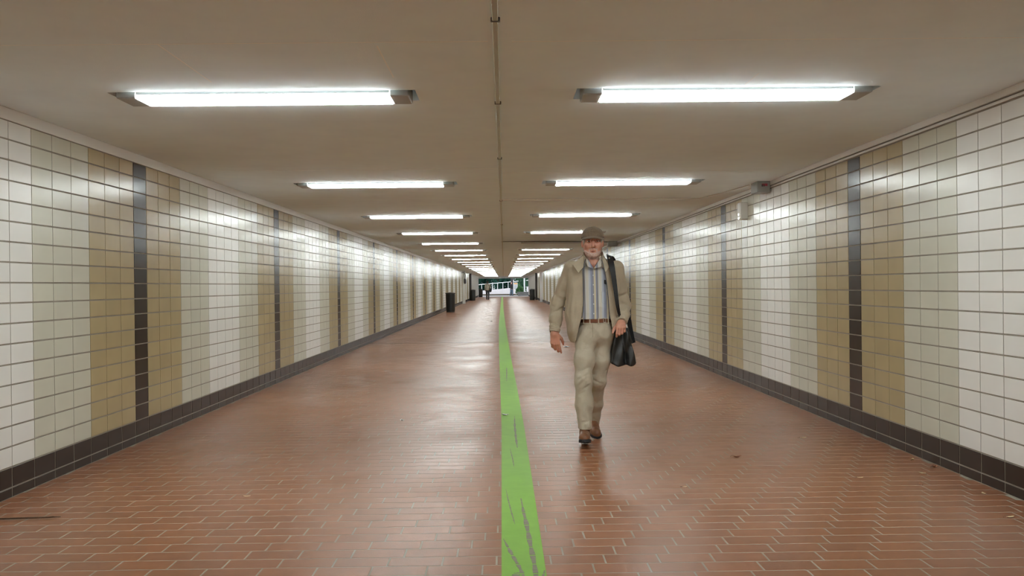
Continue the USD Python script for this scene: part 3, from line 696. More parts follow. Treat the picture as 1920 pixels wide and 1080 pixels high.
# ---- head
HC0 = L(1111, 455, -0.045); HR = rotm([0, 0, 1], -3)@rotm([1, 0, 0], 2)
def hd(x, y, z): return HC0+HR@np.array([x, y, z])
def head_field(p):
    q = (p-HC0)@HR; ax = np.abs(q[:, 0]); s = np.stack([ax, q[:, 1], q[:, 2]], 1)
    d = ell(q, (0, 0.018, 0.034), (0.075, 0.096, 0.086))
    d = smin(d, ell(q, (0, -0.022, -0.040), (0.061, 0.066, 0.076)), 0.03)
    d = smin(d, rc(s, (0.052, 0.0, -0.045), (0.030, -0.055, -0.088), 0.022, 0.020), 0.025)        # jaw
    d = smin(d, rc(s, (0, -0.070, -0.098), (0.012, -0.068, -0.097), 0.020, 0.018), 0.022)          # chin
    d = smin(d, sph(s, (0.043, -0.050, -0.018), 0.027), 0.02)                                     # cheekbone
    d = smin(d, rc(s, (0.008, -0.086, 0.028), (0.046, -0.068, 0.027), 0.011, 0.012), 0.014)        # brow
    d = smax(d, -sph(s, (0.033, -0.103, 0.011), 0.019), 0.012)                                    # eye socket
    lidz = s[:, 2]-0.0095-0.10*(s[:, 0]-0.033)
    d = smin(d, smax(sph(s, (0.033, -0.080, 0.011), 0.0142), 0.0029-np.abs(lidz), 0.002), 0.004)
    d = smin(d, rc(q, (0, -0.088, 0.016), (0, -0.112, -0.026), 0.0085, 0.0125), 0.010)             # nose
    d = smin(d, sph(s, (0.0125, -0.100, -0.030), 0.0095), 0.006)
    d = smax(d, -rc(s, (0.006, -0.108, -0.042), (0.008, -0.100, -0.034), 0.0035, 0.003), 0.003)    # nostril
    d = smax(d, -rc(s, (0.020, -0.096, -0.034), (0.034, -0.082, -0.062), 0.003, 0.003), 0.008)     # fold beside the nose
    d = smin(d, rc(s, (0, -0.088, -0.056), (0.018, -0.082, -0.059), 0.0075, 0.004), 0.006)         # lips
    d = smin(d, rc(s, (0, -0.087, -0.069), (0.015, -0.081, -0.067), 0.0075, 0.005), 0.006)
    d = smax(d, -rc(s, (0, -0.097, -0.0625), (0.022, -0.088, -0.0635), 0.0022, 0.0018), 0.003)
    e = ell(s, (0.080, 0.014, -0.010), (0.0095, 0.018, 0.028), rotm([0, 0, 1], -18))               # ear
    e = smax(e, -ell(s, (0.090, 0.009, -0.007), (0.007, 0.010, 0.016)), 0.006)
    d = smin(d, e, 0.008)
    d = smin(d, rc(q, (0, 0.022, -0.075), (0, 0.035, -0.20), 0.055, 0.062), 0.03)                  # neck
    d = smin(d, rc(s, (0.040, 0.02, -0.09), (0.012, -0.022, -0.175), 0.018, 0.015), 0.02)
    return d
# ---- hands
def hand_points(w, d, n, side, curl, spread=0.06, thumb=0.5):
    """side: unit vector towards the thumb; returns bones [(a, b, ra, rb)]"""
    d, n, s = (np.asarray(v, float)/np.linalg.norm(v) for v in (d, n, side)); w = np.asarray(w, float)
    bones = [(w-d*0.03, w+d*0.012, 0.0265, 0.027)]
    palm = []
    for i, (o, ln) in enumerate(((0.030, 0.094), (0.010, 0.097), (-0.010, 0.092), (-0.028, 0.084))):
        base = w+d*ln+s*o; palm.append((w+d*0.012+s*o*0.55, base, 0.0165, 0.0115))
        dirn = d+s*spread*(1.5-i); dirn /= np.linalg.norm(dirn); a = base
        seg = ((0.045, 0.027, 0.021), (0.049, 0.031, 0.022), (0.045, 0.029, 0.022), (0.035, 0.022, 0.019))[i]
        ang = 0.0; rr = (0.0098, 0.0088, 0.0080, 0.0068)
        for j in range(3):
            ang += curl[i][j]; v = dirn*math.cos(ang)-n*math.sin(ang); b = a+v*seg[j]
            bones.append((a, b, rr[j]*(0.88 if i == 3 else 1), rr[j+1]*(0.88 if i == 3 else 1))); a = b
    t0 = w+d*0.022+s*0.022-n*0.006; v1 = d*0.75+s*0.62-n*0.25; v1 /= np.linalg.norm(v1); t1 = t0+v1*0.044
    v2 = d*0.95+s*(0.42-thumb)-n*0.35; v2 /= np.linalg.norm(v2); t2 = t1+v2*0.031; v3 = d*0.9+s*(0.25-thumb)-n*0.45; v3 /= np.linalg.norm(v3)
    bones += [(t0, t1, 0.017, 0.0125), (t1, t2, 0.0115, 0.0100), (t2, t2+v3*0.025, 0.0098, 0.0075)]
    return bones, palm
def hand_field(p, H):
    bones, palm = H; d = None
    for b in palm:
        e = rc(p, *b); d = e if d is None else smin(d, e, 0.012)
    d = smin(d, rc(p, *bones[0]), 0.02)
    for k, b in enumerate(bones[1:]):
        d = smin(d, rc(p, *b), 0.006 if k < 12 else 0.009)
    return d
RW, LW = L(1039.5, 623, 0.0), L(1164.5, 605, -0.11)
HR_ = hand_points(RW, (0.06, 0.05, -1), (-0.25, -1, 0.05), (1, -0.15, 0.1), [(0.35, 0.35, 0.2), (0.45, 0.6, 0.4), (0.55, 0.7, 0.45), (0.6, 0.75, 0.5)], 0.05, 0.15)
HL_ = hand_points(LW, (-0.12, -1.0, -0.42), (0.04, -0.42, 1.0), (-1, 0.10, -0.05), [(1.15, 0.75, 0.5), (1.25, 1.2, 0.7), (1.3, 1.25, 0.7), (1.3, 1.3, 0.7)], 0.05, 0.05)
# ---- body under the clothes (one surface with the head and hands)
J = dict(neck=L(1112, 486, 0.0), chest=L(1112, 520, 0.0), belly=L(1115, 580, -0.01), hip=L(1116, 615, 0.0),
         rs=L(1069, 503, 0.01), re=L(1044, 566, 0.07), ls=L(1156, 503, 0.01), le=L(1170, 573, 0.06),
         rh=L(1099, 628, -0.01), rk=L(1093, 712, -0.13), ra=L(1097, 796, -0.145), lh=L(1131, 628, 0.01), lk=L(1121, 714, 0.03), la=L(1113, 799, 0.28))
def body_field(p):
    d = rc(p, J['neck']+[0, 0.02, 0], J['chest']+[0, 0.01, 0], 0.052, 0.075); d = smin(d, rc(p, J['chest']+[0, 0.01, 0], J['belly'], 0.075, 0.09), 0.05); d = smin(d, rc(p, J['belly'], J['hip'], 0.09, 0.085), 0.05)
    for s, w in (('r', RW), ('l', LW)):
        d = smin(d, chain(p, [J['neck']+[0, 0, -0.03], J[s+'s'], J[s+'e'], w], [0.045, 0.032, 0.024, 0.022]), 0.02)
        d = smin(d, chain(p, [J[s+'h'], J[s+'k'], J[s+'a']], [0.072, 0.046, 0.032]), 0.02)
    return d
def all_skin(p):
    return smin(body_field(p), head_field(p), 0.02)
lo_h, hi_h = HC0-[0.11, 0.14, 0.24], HC0+[0.11, 0.14, 0.14]
def uni(*ms):
    mm = [m3.Manifold(m3.Mesh(np.asarray(m.vertices, np.float32), np.asarray(m.faces, np.uint32))) for m in ms]
    if all(q.status() == m3.Error.NoError for q in mm):
        u = m3.Manifold.batch_boolean(mm, m3.OpType.Add)
        if not u.is_empty(): return trimesh.Trimesh(*meshkit.arrays(u)[:2], process=False)
    return cat(*ms)
head_m = field_mesh(head_field, lo_h, hi_h, 0.0026, 2)
hand_r = field_mesh(lambda p: hand_field(p, HR_), RW-[0.09, 0.12, 0.21], RW+[0.11, 0.12, 0.06], 0.0025, 2)
hand_l = field_mesh(lambda p: hand_field(p, HL_), LW-[0.11, 0.24, 0.21], LW+[0.09, 0.14, 0.06], 0.0025, 2)
core_m = field_mesh(body_field, (-0.36, -0.42, 0.10), (0.40, 0.42, 1.55), 0.010, 2)
part(man, 'body', uni(head_m, hand_r, hand_l, core_m), 'skin', True)
for s in (-1, 1):
    eye = trimesh.creation.icosphere(3, 0.0125); eye.apply_translation(hd(s*0.033, -0.080, 0.011)); e = part(man, 'eye', eye, 'eye_white', True)
    iris = trimesh.creation.icosphere(2, 0.0066); iris.apply_translation(hd(s*0.033, -0.0875, 0.010)); part(e, 'iris', iris, 'eye_dark', True)
    brow = tube([hd(s*x, y, z) for x, y, z in ((0.012, -0.097, 0.028), (0.025, -0.097, 0.034), (0.038, -0.088, 0.033), (0.050, -0.075, 0.026))], [0.003, 0.005, 0.0045, 0.002], 8); part(man, 'eyebrow', brow, 'grey_hair', True)
def ribbon(pts, w, nrm, th=0.003):
    P = np.array(pts, float); t = np.gradient(P, axis=0); t /= np.linalg.norm(t, axis=1, keepdims=True); n = np.broadcast_to(np.asarray(nrm, float), P.shape); n = n-(n*t).sum(1, keepdims=True)*t; n /= np.linalg.norm(n, axis=1, keepdims=True)
    b = np.cross(t, n); w = np.broadcast_to(np.asarray(w, float), (len(P),))[:, None]
    R = np.stack([P-b*w/2, P+b*w/2, P+b*w/2+n*th, P-b*w/2+n*th], 1).reshape(-1, 3); f = []
    for i in range(len(P)-1):
        for s in range(4):
            a, c = 4*i+s, 4*i+(s+1) % 4; f += [[a, c, c+4], [a, c+4, a+4]]
    e = 4*(len(P)-1); f += [[0, 2, 1], [0, 3, 2], [e, e+1, e+2], [e, e+2, e+3]]
    m = trimesh.Trimesh(R, f, process=False)
    if m.volume < 0: m.invert()
    return m
def spline(pts, n=24):
    from scipy.interpolate import CubicSpline
    P = np.array(pts, float); u = np.r_[0, np.cumsum(np.linalg.norm(np.diff(P, axis=0), axis=1))]; return CubicSpline(u, P)(np.linspace(0, u[-1], n))
lip = [(x, -0.0955+18*x*x, -0.0685-2*x*x) for x in np.linspace(-0.016, 0.016, 9)]
part(man, 'lower_lip', tube([hd(*q) for q in lip], [0.001, 0.003, 0.0042, 0.0048, 0.005, 0.0048, 0.0042, 0.003, 0.001], 8), 'lip', True)
def beard_field(p):
    q = (p-HC0)@HR; ax = np.abs(q[:, 0]); x, y, z = q.T
    hf = head_field(p)
    fuzz = 0.0012*np.sin(290*x+60*z)+0.0010*np.sin(430*x-240*z+90*y)
    reg = np.maximum(z+0.082-0.42*np.clip(ax-0.012, 0, 0.06), y+0.012)+fuzz               # chin and along the jaw
    reg = np.minimum(reg, np.maximum.reduce([np.abs(ax-0.029-0.10*(z+0.062))-0.0055, z+0.046, -(z+0.095), y+0.04])+0.5*fuzz)  # beside the mouth
    mouth = np.sqrt((ax/0.024)**2+((z+0.0635)/0.0125)**2)-1
    must = np.maximum.reduce([np.abs(z+0.0485+0.22*ax)-0.0050, ax-0.030, y+0.06])+0.6*fuzz
    reg = np.minimum(np.maximum(reg, -mouth*0.012), must)
    reg = np.maximum(reg, -(z+0.121+0.35*np.clip(y+0.07, 0, 1)))
    f = hf-(0.0024+0.0007*np.sin(260*x+90*z)*np.sin(210*z+80*y))*np.clip(-reg/0.009, 0, 1)
    return np.maximum.reduce([f, reg, -(hf+0.004)])
part(man, 'beard', field_mesh(beard_field, lo_h, HC0+[0.11, 0.08, 0.06], 0.0025, 1), 'beard_hair', True)
def hair_field(p):
    q = (p-HC0)@HR; ax = np.abs(q[:, 0]); x, y, z = q.T
    f = ell(q, (0, 0.022, 0.030), (0.0835, 0.102, 0.092))-0.0015*np.sin(170*z+60*y)*np.sin(140*y)
    reg = np.maximum.reduce([z-0.050, -(z+0.050+0.6*np.clip(y, -0.1, 0.04)), -(y+0.052), 0.058-ax-0.9*np.clip(y-0.03, 0, 1)])
    ear = ell(np.stack([ax, y, z], 1), (0.088, 0.012, -0.016), (0.02, 0.019, 0.026))
    return np.maximum.reduce([f, reg, -ear, -(head_field(p)+0.004)])
part(man, 'hair', field_mesh(hair_field, lo_h, hi_h, 0.003, 1), 'grey_hair', True)
# ---- cap
def cap_field(p):
    q = (p-HC0)@HR; x, y, z = q.T
    f = ell(q, (0, 0.012, 0.042), (0.0895, 0.112, 0.086)); f = smin(f, ell(q, (0, -0.035, 0.058), (0.080, 0.072, 0.058)), 0.03)
    f = f-0.0016*np.sin(70*x+20*y)*np.sin(55*z+35*y)
    cut = (0.036+0.10*np.clip(-y, -0.02, 0.12)-0.05*np.clip(y, 0, 0.1))-z
    return smax(f, cut, 0.004)
cap = part(man, 'cap', field_mesh(cap_field, lo_h, hi_h+[0, 0, 0.02], 0.0032, 2), 'cap_cloth', True)
an = np.radians(np.linspace(-72, 72, 25)); rows = []
for r in np.linspace(0, 1, 7):
    ext = 0.050*np.cos(an*0.9)**1.2
    rows.append(np.stack([np.sin(an)*(0.086+0.012*r), -0.012-np.cos(an)*0.088-ext*r, 0.054-0.012*r-0.016*np.sin(an)**2-0.006*r*r], -1))
up_ = np.concatenate(rows); dn = up_-np.array([0, 0, 0.005]); f = []
for r in range(6):
    for c in range(24):
        a = r*25+c; f += [[a, a+25, a+26], [a, a+26, a+1]]
f = np.array(f); rim = []
loop = list(range(25))+[25*r+24 for r in range(1, 7)]+[150+c for c in range(23, -1, -1)]+[25*r for r in range(5, 0, -1)]
for i, a in enumerate(loop):
    b = loop[(i+1) % len(loop)]; rim += [[a, b, b+175], [a, b+175, a+175]]
bm = trimesh.Trimesh(np.vstack([up_, dn]), np.vstack([f, f[:, ::-1]+175, rim]), process=False)
if bm.volume < 0: bm.invert()
bm.vertices = np.array([hd(*v) for v in bm.vertices]); part(cap, 'brim', bm, 'cap_cloth', True)
an = np.linspace(-1.35, 1.35, 31)
part(cap, 'front_seam', tube([hd(0.083*math.sin(a), -0.020-0.083*math.cos(a)*1.03, 0.086-0.014*a*a) for a in an], 0.0022, 6), 'cap_cloth', True)

# ---- torso profile shared by shirt and jacket: rows (py, left px, right px, half depth, centre dy)
ROWS = [(484, 1092, 1133, 0.080, 0.020), (491, 1077, 1148, 0.098, 0.012), (500, 1066, 1158, 0.118, 0.005), (520, 1063, 1162, 0.132, 0.0), (545, 1062, 1161, 0.140, -0.005), (575, 1058.5, 1161, 0.150, -0.012), (600, 1058, 1159, 0.152, -0.012), (620, 1062, 1156, 0.148, -0.01), (642, 1070, 1150, 0.135, -0.005)]
rz = np.array([L((a+b)/2, py, dy)[2] for py, a, b, _, dy in ROWS]); rcx = np.array([(L(a, py, dy)[0]+L(b, py, dy)[0])/2 for py, a, b, _, dy in ROWS]); ra_ = np.array([(L(b, py, dy)[0]-L(a, py, dy)[0])/2 for py, a, b, _, dy in ROWS])
rb_ = np.array([r[3] for r in ROWS]); rcy = np.array([r[4] for r in ROWS])
def prof(z, arr): return np.interp(-z, -rz, arr)
def torso_field(p, off=0.0, pw=2.35):
    x, y, z = p.T; a, b = prof(z, ra_)+off, prof(z, rb_)+off
    X, Y = np.abs(x-prof(z, rcx))/a, np.abs(y-prof(z, rcy))/b
    rho = (X**pw+Y**pw)**(1/pw)
    return np.maximum((rho-1)*np.minimum(a, b)*0.93, z-(rz[0]+0.015))
def folds(p):
    x, y, z = p.T
    return 0.0055*np.sin(58*x+7*z+1.5*np.sin(9*z))*np.clip(0.35+(1.38-z)*1.3, 0.2, 1)+0.0030*np.sin(31*z-23*x+14*y)*np.sin(17*x+5*z)+0.004*np.sin(26*z+40*np.abs(x-0.0))*np.exp(-((z-0.95)/0.10)**2)
def poly_x(pts):
    P = [(L(px, py, -0.14)[2], L(px, py, -0.14)[0]) for px, py in pts]; P.sort(); return np.array(P)
OPEN_L = poly_x([(1099, 484), (1093, 500), (1093, 530), (1093.5, 560), (1090, 596), (1086, 612), (1080, 645), (1078, 660)])
OPEN_R = poly_x([(1125, 484), (1134, 504), (1138, 530), (1141, 560), (1143, 588), (1147, 606), (1150, 625), (1152, 660)])
ZL, ZR = L(1075, 642, -0.1)[2], L(1150, 617, -0.1)[2]
def sleeve(p, a, e, w, ra, re, rw):
    d = chain(p, [a, (a+e)*0.5+[0, 0.01, 0], e, (e*0.45+w*0.55), w], [ra, ra*0.90, re, re*0.95, rw], 0.03)
    return d
def sleeve_folds(p, a, e, w):
    """creases gathered round the elbow and above the cuff"""
    t = (p-e)@((w-a)/np.linalg.norm(w-a)); u = (p-w)@((e-w)/np.linalg.norm(e-w)); x, y, z = p.T
    return 0.0022*np.sin(95*t+42*x+30*y+1.0)*np.exp(-(t/0.10)**2)+0.0035*np.sin(120*u+35*x)*np.exp(-((u-0.05)/0.035)**2)+0.0025*np.sin(55*t-38*x)*np.exp(-((t+0.16)/0.09)**2)
SLV = seg2((((1032, 573, 0.03), (1053, 578, 0.03)), ((1033, 587, 0.01), (1052, 581, 0.02)), ((1030, 603, -0.03), (1046, 597, -0.04)), ((1040, 606, -0.045), (1053, 601, -0.03)), ((1036, 552, 0.01), (1056, 563, 0.01)), ((1046, 528, -0.02), (1060, 545, -0.04)),
            ((1162, 556, 0.01), (1184, 547, 0.02)), ((1161, 567, 0.0), (1186, 575, 0.02)), ((1160, 583, -0.05), (1184, 578, 0.0)), ((1158, 590, -0.09), (1180, 595, -0.06)), ((1166, 530, -0.03), (1178, 540, 0.0)), ((1160, 515, -0.05), (1168, 533, -0.04))))
PANEL = seg2((((1088, 512, -0.15), (1090, 562, -0.16)), ((1079, 520, -0.14), (1075, 600, -0.14)), ((1086, 566, -0.16), (1079, 628, -0.15)), ((1068, 545, -0.11), (1064, 596, -0.10)), ((1148, 540, -0.14), (1150, 592, -0.13)), ((1093, 515, -0.15), (1083, 508, -0.15))))
rs, re_, rw_ = L(1071, 502, 0.012), L(1044.5, 570, 0.075), L(1040, 620.5, 0.005)
ls, le_, lw_ = L(1156, 502, 0.012), L(1169, 573, 0.075), L(1166, 602.5, -0.105)
def jacket_field(p):
    x, y, z = p.T
    fo = folds(p)+crease(p, PANEL, 0.013, 0.013); out = torso_field(p)+fo
    inner = torso_field(p, -0.017)+fo
    hem = np.where(x < prof(z, rcx)+0.02, ZL, ZR)
    hem = ZR+(ZL-ZR)*np.clip((0.03-x)/0.14, 0, 1)+0.05*np.clip((y+0.02)/0.15, 0, 1)
    opening = np.maximum.reduce([np.interp(z, OPEN_L[:, 0], OPEN_L[:, 1])-x, x-np.interp(z, OPEN_R[:, 0], OPEN_R[:, 1]), y-0.0])   # <0 inside the opening
    t = np.maximum(out, -inner); t = smax(t, -opening, 0.006); t = smax(t, hem-z, 0.006)
    cuff = []
    for (a, e, w, rA, rE, rW) in ((rs, re_, rw_, 0.060, 0.052, 0.043), (ls, le_, lw_, 0.060, 0.057, 0.044)):
        s = sleeve(p, a, e, w, rA, rE, rW)+sleeve_folds(p, a, e, w)+crease(p, SLV, 0.013, 0.010)
        ax = (w-e)/np.linalg.norm(w-e); s = smax(s, (p-w)@ax-0.006, 0.004)
        s = np.maximum(s, -np.maximum(inner, -0.0+z-10))
        t = smin(t, s, 0.018)
    t = np.maximum(t, -np.maximum(opening+0.002, -10))
    return t
jk = part(man, 'jacket', reduce_to(field_mesh(jacket_field, (-0.42, -0.36, 0.72), (0.42, 0.30, 1.62), 0.0052, 3), 0.0006), 'jacket_cloth', True)
for s, (e, w, rW) in enumerate(((re_, rw_, 0.043), (le_, lw_, 0.044))):
    ax = (w-e)/np.linalg.norm(w-e); cs_ = np.linspace(-0.050, 0.010, 9)
    b1 = tube([w+ax*c for c in cs_], [rW+0.001+0.003*math.sin(i*1.6) if 0 < i < 8 else rW-0.003 for i in range(9)], 28)
    hole = tube([w+ax*c for c in (-0.08, 0.03)], rW-0.009, 28)
    A, B_ = (m3.Manifold(m3.Mesh(np.asarray(q.vertices, np.float32), np.asarray(q.faces, np.uint32))) for q in (b1, hole))
    cuffm = A-B_; part(jk, 'cuff', trimesh.Trimesh(*meshkit.arrays(cuffm)[:2], process=False) if not cuffm.is_empty() else b1, 'jacket_cloth', 40)
def plate(pts, r=0.005):
    """a soft flat piece of cloth: hull of small balls, thickness 2r"""
    b = [m3.Manifold.sphere(r, 12).translate(tuple(q)) for q in pts]
    return trimesh.Trimesh(*meshkit.arrays(m3.Manifold.batch_hull(b))[:2], process=False)
# jacket collar, folded lapels, zip edges
def loft(A, B, th):
    A, B = np.array(A), np.array(B); n = len(A); t = np.gradient(A, axis=0); nr = np.cross(t, B-A); nr /= np.linalg.norm(nr, axis=1, keepdims=True)
    M_ = (A+B)/2+nr*0.006
    R = np.stack([A, M_, B, B+nr*th, M_+nr*th, A+nr*th], 1).reshape(-1, 3); f = []
    for i in range(n-1):
        for s in range(6):
            a, c = 6*i+s, 6*i+(s+1) % 6; f += [[a, c, c+6], [a, c+6, a+6]]
    e = 6*(n-1); f += [[0, k+1, k] for k in range(1, 5)]+[[e, e+k, e+k+1] for k in range(1, 5)]
    m = trimesh.Trimesh(R, f, process=False)
    if m.volume < 0: m.invert()
    return m
part(jk, 'collar', loft(spline(Ls((1094, 500, -0.115), (1089, 490, -0.055), (1090, 482, 0.04), (1112, 477, 0.09), (1133, 482, 0.04), (1136, 491, -0.055), (1131, 502, -0.115)), 36), spline(Ls((1098.5, 484, -0.090), (1094.5, 476, -0.025), (1096, 471, 0.05), (1112, 468, 0.092), (1128, 471, 0.05), (1131, 476.5, -0.025), (1128, 486, -0.090)), 36), 0.008), 'jacket_cloth', 60)
part(jk, 'lapel', plate(Ls((1094, 480, -0.05), (1075, 497, -0.118), (1084.5, 511, -0.152), (1094, 500, -0.132)), 0.004), 'jacket_cloth', 50)
part(jk, 'lapel', plate(Ls((1131, 482, -0.05), (1142, 499, -0.125), (1136, 509, -0.146), (1130, 497, -0.112)), 0.004), 'jacket_cloth', 50)
part(jk, 'zip_edge', ribbon(spline(Ls((1098.5, 485, -0.080), (1094.5, 500, -0.134), (1093.8, 530, -0.146), (1094.3, 560, -0.155), (1091, 596, -0.156))), 0.006, (0.3, -1, 0), 0.003), 'jacket_lining', label='dark zip edge of the jacket')
part(jk, 'zip_edge', ribbon(spline(Ls((1128, 487, -0.085), (1133, 504, -0.134), (1137.5, 530, -0.146), (1140.5, 560, -0.154), (1142.5, 588, -0.154))), 0.006, (-0.3, -1, 0), 0.003), 'jacket_lining', label='dark zip edge of the jacket')
# ---- shirt
def shirt_field(p):
    x, y, z = p.T
    f = torso_field(p, -0.022, 2.15)+0.0022*np.sin(38*x+5*np.sin(9*z))*np.sin(8*z+1)+0.0020*np.sin(60*z+30*x)*np.exp(-((z-rz[6]-0.06)/0.05)**2)
    f = smax(f, L(1115, 599, -0.13)[2]-z, 0.01)
    # open neck
    v = np.maximum(np.abs(x-L(1113, 495, -0.1)[0])*1.0-np.clip((z-L(1113, 503, -0.1)[2])*0.75, -1, 0.05), y-0.0)
    return smax(f, -v, 0.004)
sh = part(man, 'shirt', reduce_to(field_mesh(shirt_field, (-0.36, -0.30, 0.90), (0.36, 0.26, 1.58), 0.006, 3), 0.0006), 'shirt_stripes', True)
part(sh, 'collar', plate(Ls((1098.5, 481, -0.035), (1098, 489, -0.070), (1102.5, 499.5, -0.130), (1112, 503, -0.126), (1100, 484, -0.060)), 0.0035), 'shirt_stripes', 50)
part(sh, 'collar', plate(Ls((1127.5, 482, -0.035), (1127.5, 490, -0.070), (1127, 499.5, -0.130), (1114.5, 503, -0.126), (1126, 485, -0.060)), 0.0035), 'shirt_stripes', 50)
PF = lambda py: L(1113, py)[2]
def front_y(x, z, off): # y of the shirt's front
    a, b = np.interp(-z, -rz, ra_)+off, np.interp(-z, -rz, rb_)+off; X = min(abs(x-np.interp(-z, -rz, rcx))/a, 0.98)
    return np.interp(-z, -rz, rcy)-b*(1-X**2.15)**(1/2.15)
for py in (516, 534, 552, 570, 588):
    q = L(1113, py, -0.13); c_ = trimesh.creation.cylinder(0.0055, 0.003, sections=14, transform=trimesh.transformations.rotation_matrix(math.pi/2, [1, 0, 0])); c_.apply_translation((q[0], front_y(q[0], q[2], -0.022)-0.002, q[2])); part(sh, 'button', c_, 'shirt_white', 40)
pk_ = [(1128, 548), (1139, 548), (1139, 566), (1133.5, 570), (1128, 566)]
pw_ = [L(a, b, -0.13) for a, b in pk_]; part(sh, 'chest_pocket', plate([(q[0], front_y(q[0], q[2], -0.022)+0.0005, q[2]) for q in pw_], 0.003), 'shirt_stripes', 50)
pn = [L(1134.5, 526, -0.13), L(1139, 526, -0.13), L(1139, 533, -0.13), L(1134.5, 531, -0.13)]
part(sh, 'pocket_insert', plate([(q[0], front_y(q[0], q[2], -0.022)-0.002, q[2]) for q in pn], 0.005), 'strap_black', 50, label='dark corner of a case in the jacket')
# ---- trousers
def leg_field(p, h_, k, a, r): return chain(p, [h_, (h_+k)/2+[0, -0.01, 0], k, (k+a)/2+[0, 0.015, 0], a], r, 0.04)
TW = L(1116.5, 603, -0.005); WB, HB = TW[2], L(1116, 625, 0)[2]
FOLD_R = seg2((((1080, 701, -0.17), (1101, 690, -0.175)), ((1080, 714, -0.18), (1107, 700, -0.18)), ((1083, 726, -0.18), (1100, 709, -0.19)), ((1088, 733, -0.19), (1106, 722, -0.185)), ((1082, 742, -0.18), (1094, 735, -0.19)), ((1085, 779, -0.20), (1102, 787, -0.205)), ((1088, 793, -0.20), (1109, 789, -0.20)),
               ((1080, 668, -0.09), (1098, 655, -0.12)), ((1098, 676, -0.13), (1109, 661, -0.11))))
FOLD_L = seg2((((1113, 702, -0.02), (1136, 694, -0.03)), ((1112, 712, -0.03), (1134, 722, -0.03)), ((1112, 734, -0.01), (1132, 724, -0.02)), ((1113, 728, -0.02), (1131, 739, 0.0)), ((1112, 752, 0.06), (1127, 766, 0.10)), ((1112, 778, 0.14), (1125, 768, 0.12)), ((1112, 786, 0.17), (1123, 793, 0.20)), ((1118, 660, -0.08), (1138, 676, -0.05))))
def trouser_field(p):
    x, y, z = p.T
    q = p-np.array([TW[0], 0, 0]); t_ = np.clip((WB-z)/0.12, 0, 1); a = 0.121+0.023*t_; b = 0.118+0.008*t_
    rho = ((np.abs(q[:, 0])/a)**2.3+(np.abs(y+0.012)/b)**2.3)**(1/2.3); pel = np.maximum(smax((rho-1)*b, (HB-0.075)-z, 0.09), z-WB)
    R = leg_field(p, L(1097, 634, -0.02), L(1094, 714, -0.125), L(1097.5, 800, -0.150), [0.082, 0.074, 0.0645, 0.065, 0.054])
    Lg = leg_field(p, L(1130, 634, 0.0), L(1121, 714, 0.03), L(1112.5, 796, 0.265), [0.083, 0.075, 0.061, 0.056, 0.047])
    kr, kl = L(1094, 712)[2], L(1121, 722)[2]
    wr = crease(p, FOLD_R)+0.0022*np.sin(60*z+30*x+12*y)*np.sin(25*x+14*z)
    wl = crease(p, FOLD_L)+0.0022*np.sin(55*z-40*x+12*y)*np.sin(22*x+17*z)
    long = 0.003*np.sin(40*x+30*y+6*z)*np.sin(7*z)
    d = smin(R+wr+long, Lg+wl+long, 0.012)
    d = smin(d, pel+0.003*np.sin(55*x+45*z)*np.exp(-((z-HB)/0.06)**2), 0.06)
    for gp in (((1094, 612, -0.125), (1104, 624, -0.150), (1110, 642, -0.150)), ((1138, 612, -0.12), (1128, 628, -0.145), (1114, 643, -0.145))):
        a_, b_, c_ = Ls(*gp); d = smax(d, -np.minimum(rc(p, a_, b_, 0.003, 0.004), rc(p, b_, c_, 0.004, 0.006)), 0.010)
    # hems
    ra0, rax = L(1097.5, 803.5, -0.150), np.array([0, 0.06, -1.0]); la0, lax = L(1112.5, 798, 0.27), np.array([0, 0.45, -0.9])
    nearR = (p-ra0)@(rax/np.linalg.norm(rax)); nearL = (p-la0)@(lax/np.linalg.norm(lax))
    d = np.maximum(d, np.where(y < 0.07, nearR, -1.0)); d = np.maximum(d, np.where(y >= 0.07, nearL, -1.0))
    hr = rc(p, ra0+[0, 0, -0.05], ra0+[0, 0, 0.05], 0.042, 0.040); hl = rc(p, la0+lax*0.05, la0-lax*0.05, 0.037, 0.034)
    return np.maximum.reduce([d, -hr, -hl])
tm = field_mesh(trouser_field, (-0.30, -0.34, 0.04), (0.34, 0.42, 1.02), 0.0058, 3)
trs = part(man, 'trousers', reduce_to(tm, 0.0006), 'trouser_cloth', True)
def around(px0, px1, py, dz0, dz1, off, n=40, a=0.123, b=0.120):
    z0 = L(1116.5, py, -0.13)[2]; th = np.linspace(0, 2*math.pi, n, endpoint=False)
    ring = lambda o, z: np.stack([TW[0]+np.sign(np.sin(th))*np.abs(np.sin(th))**(2/2.3)*(a+o), -0.012-np.sign(np.cos(th))*np.abs(np.cos(th))**(2/2.3)*(b+o), np.full(n, z)], -1)
    R = [ring(off, z0+dz0), ring(off+0.004, z0+dz0), ring(off+0.004, z0+dz1), ring(off, z0+dz1)]; V = np.concatenate(R); f = []
    for s in range(4):
        for i in range(n):
            j = (i+1) % n; A, B_, C, D = s*n+i, s*n+j, ((s+1) % 4)*n+j, ((s+1) % 4)*n+i; f += [[A, B_, C], [A, C, D]]
    m = trimesh.Trimesh(V, f, process=False)
    if m.volume < 0: m.invert()
    return m
part(trs, 'waistband', around(0, 0, 604.5, -0.016, 0.014, -0.003), 'trouser_cloth', 40)
for px in (1095, 1106, 1122, 1141):
    q = L(px, 602, -0.13); x_ = q[0]-TW[0]; yy = -0.012-0.1285*(1-min(abs(x_)/0.13, 0.99)**2.3)**(1/2.3); part(trs, 'belt_loop', bx(q[0]-0.005, q[0]+0.005, yy-0.002, yy+0.008, q[2]-0.026, q[2]+0.026, 0.002), 'trouser_cloth')
belt = part(man, 'belt', around(0, 0, 600.5, -0.019, 0.019, 0.0015), 'belt_leather', 40)
